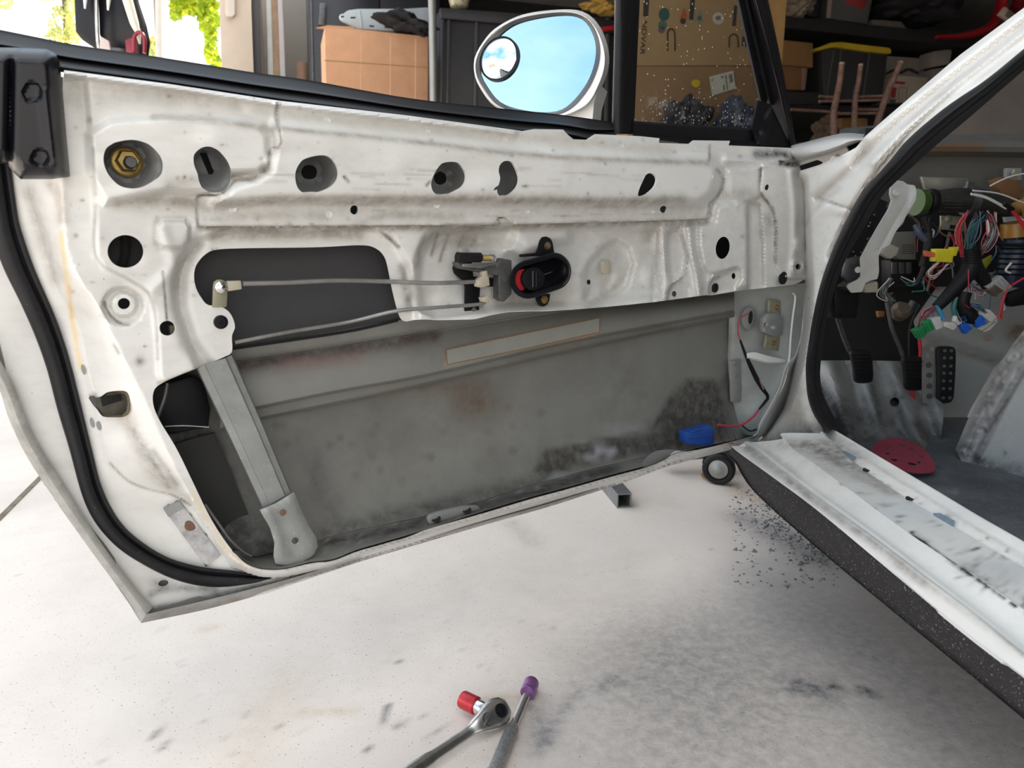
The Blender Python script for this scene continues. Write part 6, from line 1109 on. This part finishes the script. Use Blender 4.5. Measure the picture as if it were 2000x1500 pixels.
def tree(label, y, blobs, n, size, m_, trunk, seed):
    r2 = np.random.default_rng(seed); base = yp(y)([trunk])[0]; base[2] = 0; TR = empty('tree', base, label, 'tree'); V = []; F = []
    w = np.array([b[2]*b[3] for b in blobs], float); w /= w.sum()
    for i in range(n):
        b = blobs[r2.choice(len(blobs), p=w)]; a = r2.uniform(0, 6.283); q = math.sqrt(r2.random()); c = yp(y+r2.uniform(-.4, .4))([(b[0]+b[2]*q*math.cos(a), b[1]+b[3]*q*math.sin(a))])[0]
        u = r2.normal(size=3); u /= np.linalg.norm(u); v = np.cross(u, r2.normal(size=3)); v /= np.linalg.norm(v); s_ = size*r2.uniform(.6, 1.3); k = len(V)
        V += [c-u*s_, c+v*s_*.55-u*s_*.1, c+u*s_, c-v*s_*.55-u*s_*.1]; F.append((k, k+1, k+2, k+3))
    mk('foliage', V, F, m_, TR, smooth=False, split=0, kind='stuff')
    tp = yp(y)([(trunk[0], -80)])[0]; MB().tube([base, base*.5+tp*.5+[.05, 0, 0], tp], [.09,.07,.03], 10).make('trunk', mat('bark', (.12,.09,.06), .9), TR)
tree('bright green leafy tree outside, right of the pale post', 7.5, [(375,-10,44,40),(408,30,22,40),(412,90,12,34),(345,15,12,26),(422,130,10,20)], 1500, .04, leafm('leaf_green', (.34,.48,.04)), (462, 300), 3)
tree('pale feathery tree outside at the far left edge', 14, [(118,45,24,34),(140,30,14,44),(100,-20,60,20),(0,0,30,20),(130,70,40,16)], 1500, .045, leafm('leaf_pale', (.50,.56,.22)), (120, 300), 5)
tree('small pale shrub outside at the foot of the pale post', 12, [(300,100,10,30)], 260, .045, leafm('leaf_pale2', (.42,.48,.18)), (300, 300), 6)
# house across the street (shows in the round mirror)
HO_ = empty('house', (-26, -9, 0), 'low house with a terracotta tiled hip roof, small in the round mirror', 'house')
hx, hy = np.array([.35, -.94, 0]), np.array([.94, .35, 0]); hc = np.array([-26, -9, 0.])
MB().box(hc+[0,0,1.5], (12, 8, 3), X=hx, Y=hy).make('house_wall', mat('house_stucco', (.6,.5,.4), .9), HO_)
P8 = [hc+hx*a+hy*b_+np.array([0,0,3.0]) for a, b_ in ((-6.6,-4.6),(6.6,-4.6),(6.6,4.6),(-6.6,4.6))]+[hc+hx*-2.5+np.array([0,0,5.0]), hc+hx*2.5+np.array([0,0,5.0])]
mk('house_roof', P8, [(0,1,5,4),(2,3,4,5),(1,2,5),(3,0,4),(3,2,1,0)], mat('roof_tile', (.52,.20,.10), .8, vary=.2, scale=3), HO_, smooth=False)
for a in (-4,-1.4,1.6,4.2): MB().box(hc+hx*a+hy*4.02+np.array([0,0,1.6]), (1.2,.06,1.2), X=hx, Y=hy).make('house_window', M['glassdark'], HO_)
MB().box(hc+hx*1.5+hy*1.5+np.array([0,0,4.6]), (.5,.5,1.6), X=hx, Y=hy).make('chimney', mat('chimney_brick', (.4,.2,.13), .9), HO_)
# ================================================================== things on the floor
FP = lambda p, z=0: hor(z)([p])[0]
sq = [FP((1219,992)), FP((1186,952))]; ax = sq[1]-sq[0]; ax /= np.linalg.norm(ax); ax = ax*.9+np.array([0,.0,0]); ax /= np.linalg.norm(ax); sd_ = np.cross(ax, (0,0,1))
def ringp(o, k, w=.019): return [o+sd_*a*w*k+np.array([0,0,.019+b_*w*k]) for a, b_ in ((-1,-1),(1,-1),(1,1),(-1,1))]
o0 = sq[0]; o1 = o0+ax*.30
V = ringp(o0, 1)+ringp(o1, 1)+ringp(o0, .80)+ringp(o1, .80)
F = [(i, (i+1)%4, (i+1)%4+4, i+4) for i in range(4)]+[(i+8, i+12, (i+1)%4+12, (i+1)%4+8) for i in range(4)]+[(i, i+8, (i+1)%4+8, (i+1)%4) for i in range(4)]+[(i+4, (i+1)%4+4, (i+1)%4+12, i+12) for i in range(4)]
mk('square_tube', V, F, mat('tube_steel', (.22,.23,.24), .45, .6, vary=.2, scale=40, speck=(300,.7,(.5,.5,.5))), smooth=False, bevel=.001, label='hollow square steel tube lying on the floor under the door', cat='tube')
# creeper wheel under the door end
CW = empty('floor_dolly', FP((1400,930)), 'low dark wheeled dolly half hidden under the door', 'dolly')
cw_ = hor(.045)([(1404,915)])[0]; wa = np.array([-.45,-.87,.0]); wa /= np.linalg.norm(wa)
tw = MB().lathe(cw_, wa, [(.020,-.014),(.038,-.014),(.044,-.008),(.045,0),(.044,.008),(.038,.013),(.030,.013),(.028,.008),(.010,.008)], 32).make('wheel', M['rubber'], CW)
MB().lathe(cw_, wa, [(.027,.004),(.026,.010),(.016,.012),(.010,.018),(.003,.019)], 24).make('hub', M['galv'], tw)
MB().prism([(1290,882),(1385,872),(1440,868),(1450,900),(1380,896),(1300,905)], Plane(cw_+np.array([0,.07,0]), (0,-1,0)), 0, .05).make('frame', M['darksteel'], CW, bevel=.004)
MB().prism([(1376,888),(1392,886),(1396,912),(1388,925),(1372,905)], Plane(cw_+np.array([0,.03,0]), (0,-1,0)), 0, .006).make('fork', M['black'], CW, bevel=.001)
# dry leaf
lf = [(1368,926),(1378,923),(1395,926),(1412,930),(1420,934),(1408,938),(1390,938),(1375,933)]
sheet('dry_leaf', hor(.006), res(lf, 4, True), [], lambda Q: .004*np.sin(Q[:, 0]/9), mat('leaf_dry', (.40,.20,.06), .8, vary=.3, scale=60), step=5, thick=.0006, label='curled orange dry leaf on the floor beside the dolly wheel', cat='leaf')
# chips of old sealant
mbc = MB()
for i in range(1000):
    t_ = rng.random(); cx_, cy_ = 1455+t_*185+rng.normal(0, 22), 985+t_*100+rng.normal(0, 24)
    if rng.random() < .3: cx_, cy_ = rng.uniform(1430, 1700), rng.uniform(950, 1150)
    c = FP((cx_, cy_)); r_ = min(.006, abs(rng.normal(.0016, .0016))+.0006); a = np.arange(5)*1.2566+rng.uniform(-.5, .5, 5)
    V = [c+np.array([r_*math.cos(q), r_*math.sin(q)*.8, .0002]) for q in a]+[c+np.array([rng.uniform(-1,1)*r_*.4, 0, r_*rng.uniform(.5, 1.3)])]
    mbc.add(V, [(j, (j+1) % 5, 5) for j in range(5)])
mbc.make('sealant_chips', mat('chip_grey', (.15,.155,.165), .6, vary=.5, scale=200, speck=(160,.6,(.4,.4,.42))), smooth=False, split=0, label='scatter of dark grey sealant chips on the floor beside the sill', cat='debris', kind='stuff')
# ratchet
chr2 = mat('satin_chrome', (.66,.66,.65), .30, 1, vary=.12, scale=30, grime=(.22,.22,.21), gs=40, ga=.6)
RT = empty('ratchet', FP((958,1412)), 'chrome ratchet wrench on the floor with a red socket on its drive', 'ratchet')
pa, pb_ = hor(.020)([(984,1383)])[0], hor(.012)([(740,1552)])[0]; ux = (pb_-pa)/np.linalg.norm(pb_-pa)
fc_ = np.array([.55, -.45, .70]); uy = fc_-ux*(fc_@ux); uy /= np.linalg.norm(uy); uz = np.cross(ux, uy)
LR = np.linalg.norm(pb_-pa)
prof = [(-.006,.004,.004),(-.003,.012,.009),(.004,.0175,.0115),(.013,.0205,.012),(.024,.0195,.012),(.036,.016,.0115),(.048,.0125,.0105),(.056,.0105,.0095),(.060,.0085,.0075),(.068,.0078,.0062),(.10,.0075,.0055),(.125,.0078,.0058),(.135,.0095,.0085),(.16,.0100,.0095),(LR,.0105,.010)]
V = []; sg = 20
for t_, hw, hh_ in prof:
    for j in range(sg):
        a = 2*math.pi*j/sg; ca, sa = math.cos(a), math.sin(a); k_ = (abs(ca)**3+abs(sa)**3)**(-1/3)
        V.append(pa+ux*t_+uz*hw*ca*k_+uy*hh_*sa*k_)
F = [(i*sg+j, i*sg+(j+1) % sg, (i+1)*sg+(j+1) % sg, (i+1)*sg+j) for i in range(len(prof)-1) for j in range(sg)]+[tuple(range(sg))[::-1], tuple((len(prof)-1)*sg+j for j in range(sg))]
V = np.array(V)
V[:, 2] += max(0, .001-V[:, 2].min())
mk('body', V, F, chr2, RT, split=60)
hc_ = pa+ux*.014+uy*.0115
MB().lathe(hc_, uy, [(.0095,0),(.0095,.0014),(.0085,.0018),(.0078,.0008),(.0045,.0008),(.0042,.0022),(.001,.0026)], 24).make('release_button', M['black'], RT)
MB().lathe(pa+ux*.037+uy*.0108, uy, [(.0090,0),(.0088,.0008),(.006,.0002)], 20).make('selector_recess', M['darksteel'], RT)
MB().tube([pa+ux*.031+uy*.0125+uz*.002, pa+ux*.040+uy*.0128, pa+ux*.047+uy*.0125-uz*.003], [.0022,.0028,.0018], 8).make('selector_lever', M['darksteel'], RT)
MB().lathe(pa+ux*.014-uy*.010, -uy, [(.0075,-.002),(.0075,.016),(.0070,.017)], 20).make('socket_shank', M['chrome'], RT)
redm = mat('socket_red', (.50,.03,.04), .35, .3, vary=.15, scale=60)
SKT = MB().lathe(FP((931,1379), .022), np.array(FP((902,1365), .022))-np.array(FP((931,1379), .022)), [(.0115,0),(.0125,.001),(.0125,.024),(.0118,.026),(.0085,.026),(.008,.016)], 24).make('socket', redm, label='short red anodised socket fitted on the ratchet', cat='socket')
MB().lathe(FP((948,1388), .022), np.array(FP((931,1379), .022))-np.array(FP((948,1388), .022)), [(.0105,-.004),(.0105,.017),(.0100,.018)], 24).make('drive_collar', M['chrome'], RT)
# extension bar with purple socket
EX = empty('extension_bar', FP((1010,1420)), 'long steel extension bar lying under the ratchet, knurled towards the camera', 'extension bar')
e0, e1, e2, e3 = FP((1037,1338), .010), FP((1003,1418), .010), FP((1000,1424), .010), FP((945,1560), .010)
MB().tube([e0, e1], .0058, 20, smooth=False).make('shaft', chr2, EX)
kn = mat('knurled_steel', (.40,.40,.39), .4, 1, vary=.3, scale=300, bump=1, bscale=900)
MB().tube([e1, e2, e3], [.0068,.0092,.0095,.0095], 24, smooth=False).make('knurled_grip', kn, EX)
pu = mat('socket_purple', (.24,.10,.27), .35, .4, vary=.15, scale=60)
ps = MB().lathe(FP((1030,1354), .0115), FP((1043,1322), .0115)-FP((1030,1354), .0115), [(.0105,0),(.0112,.001),(.0112,.006),(.0105,.007),(.0112,.008),(.0112,.026),(.0105,.0275),(.0078,.0275),(.0074,.018)], 24).make('socket', pu, label='purple anodised socket on the end of the extension bar', cat='socket')
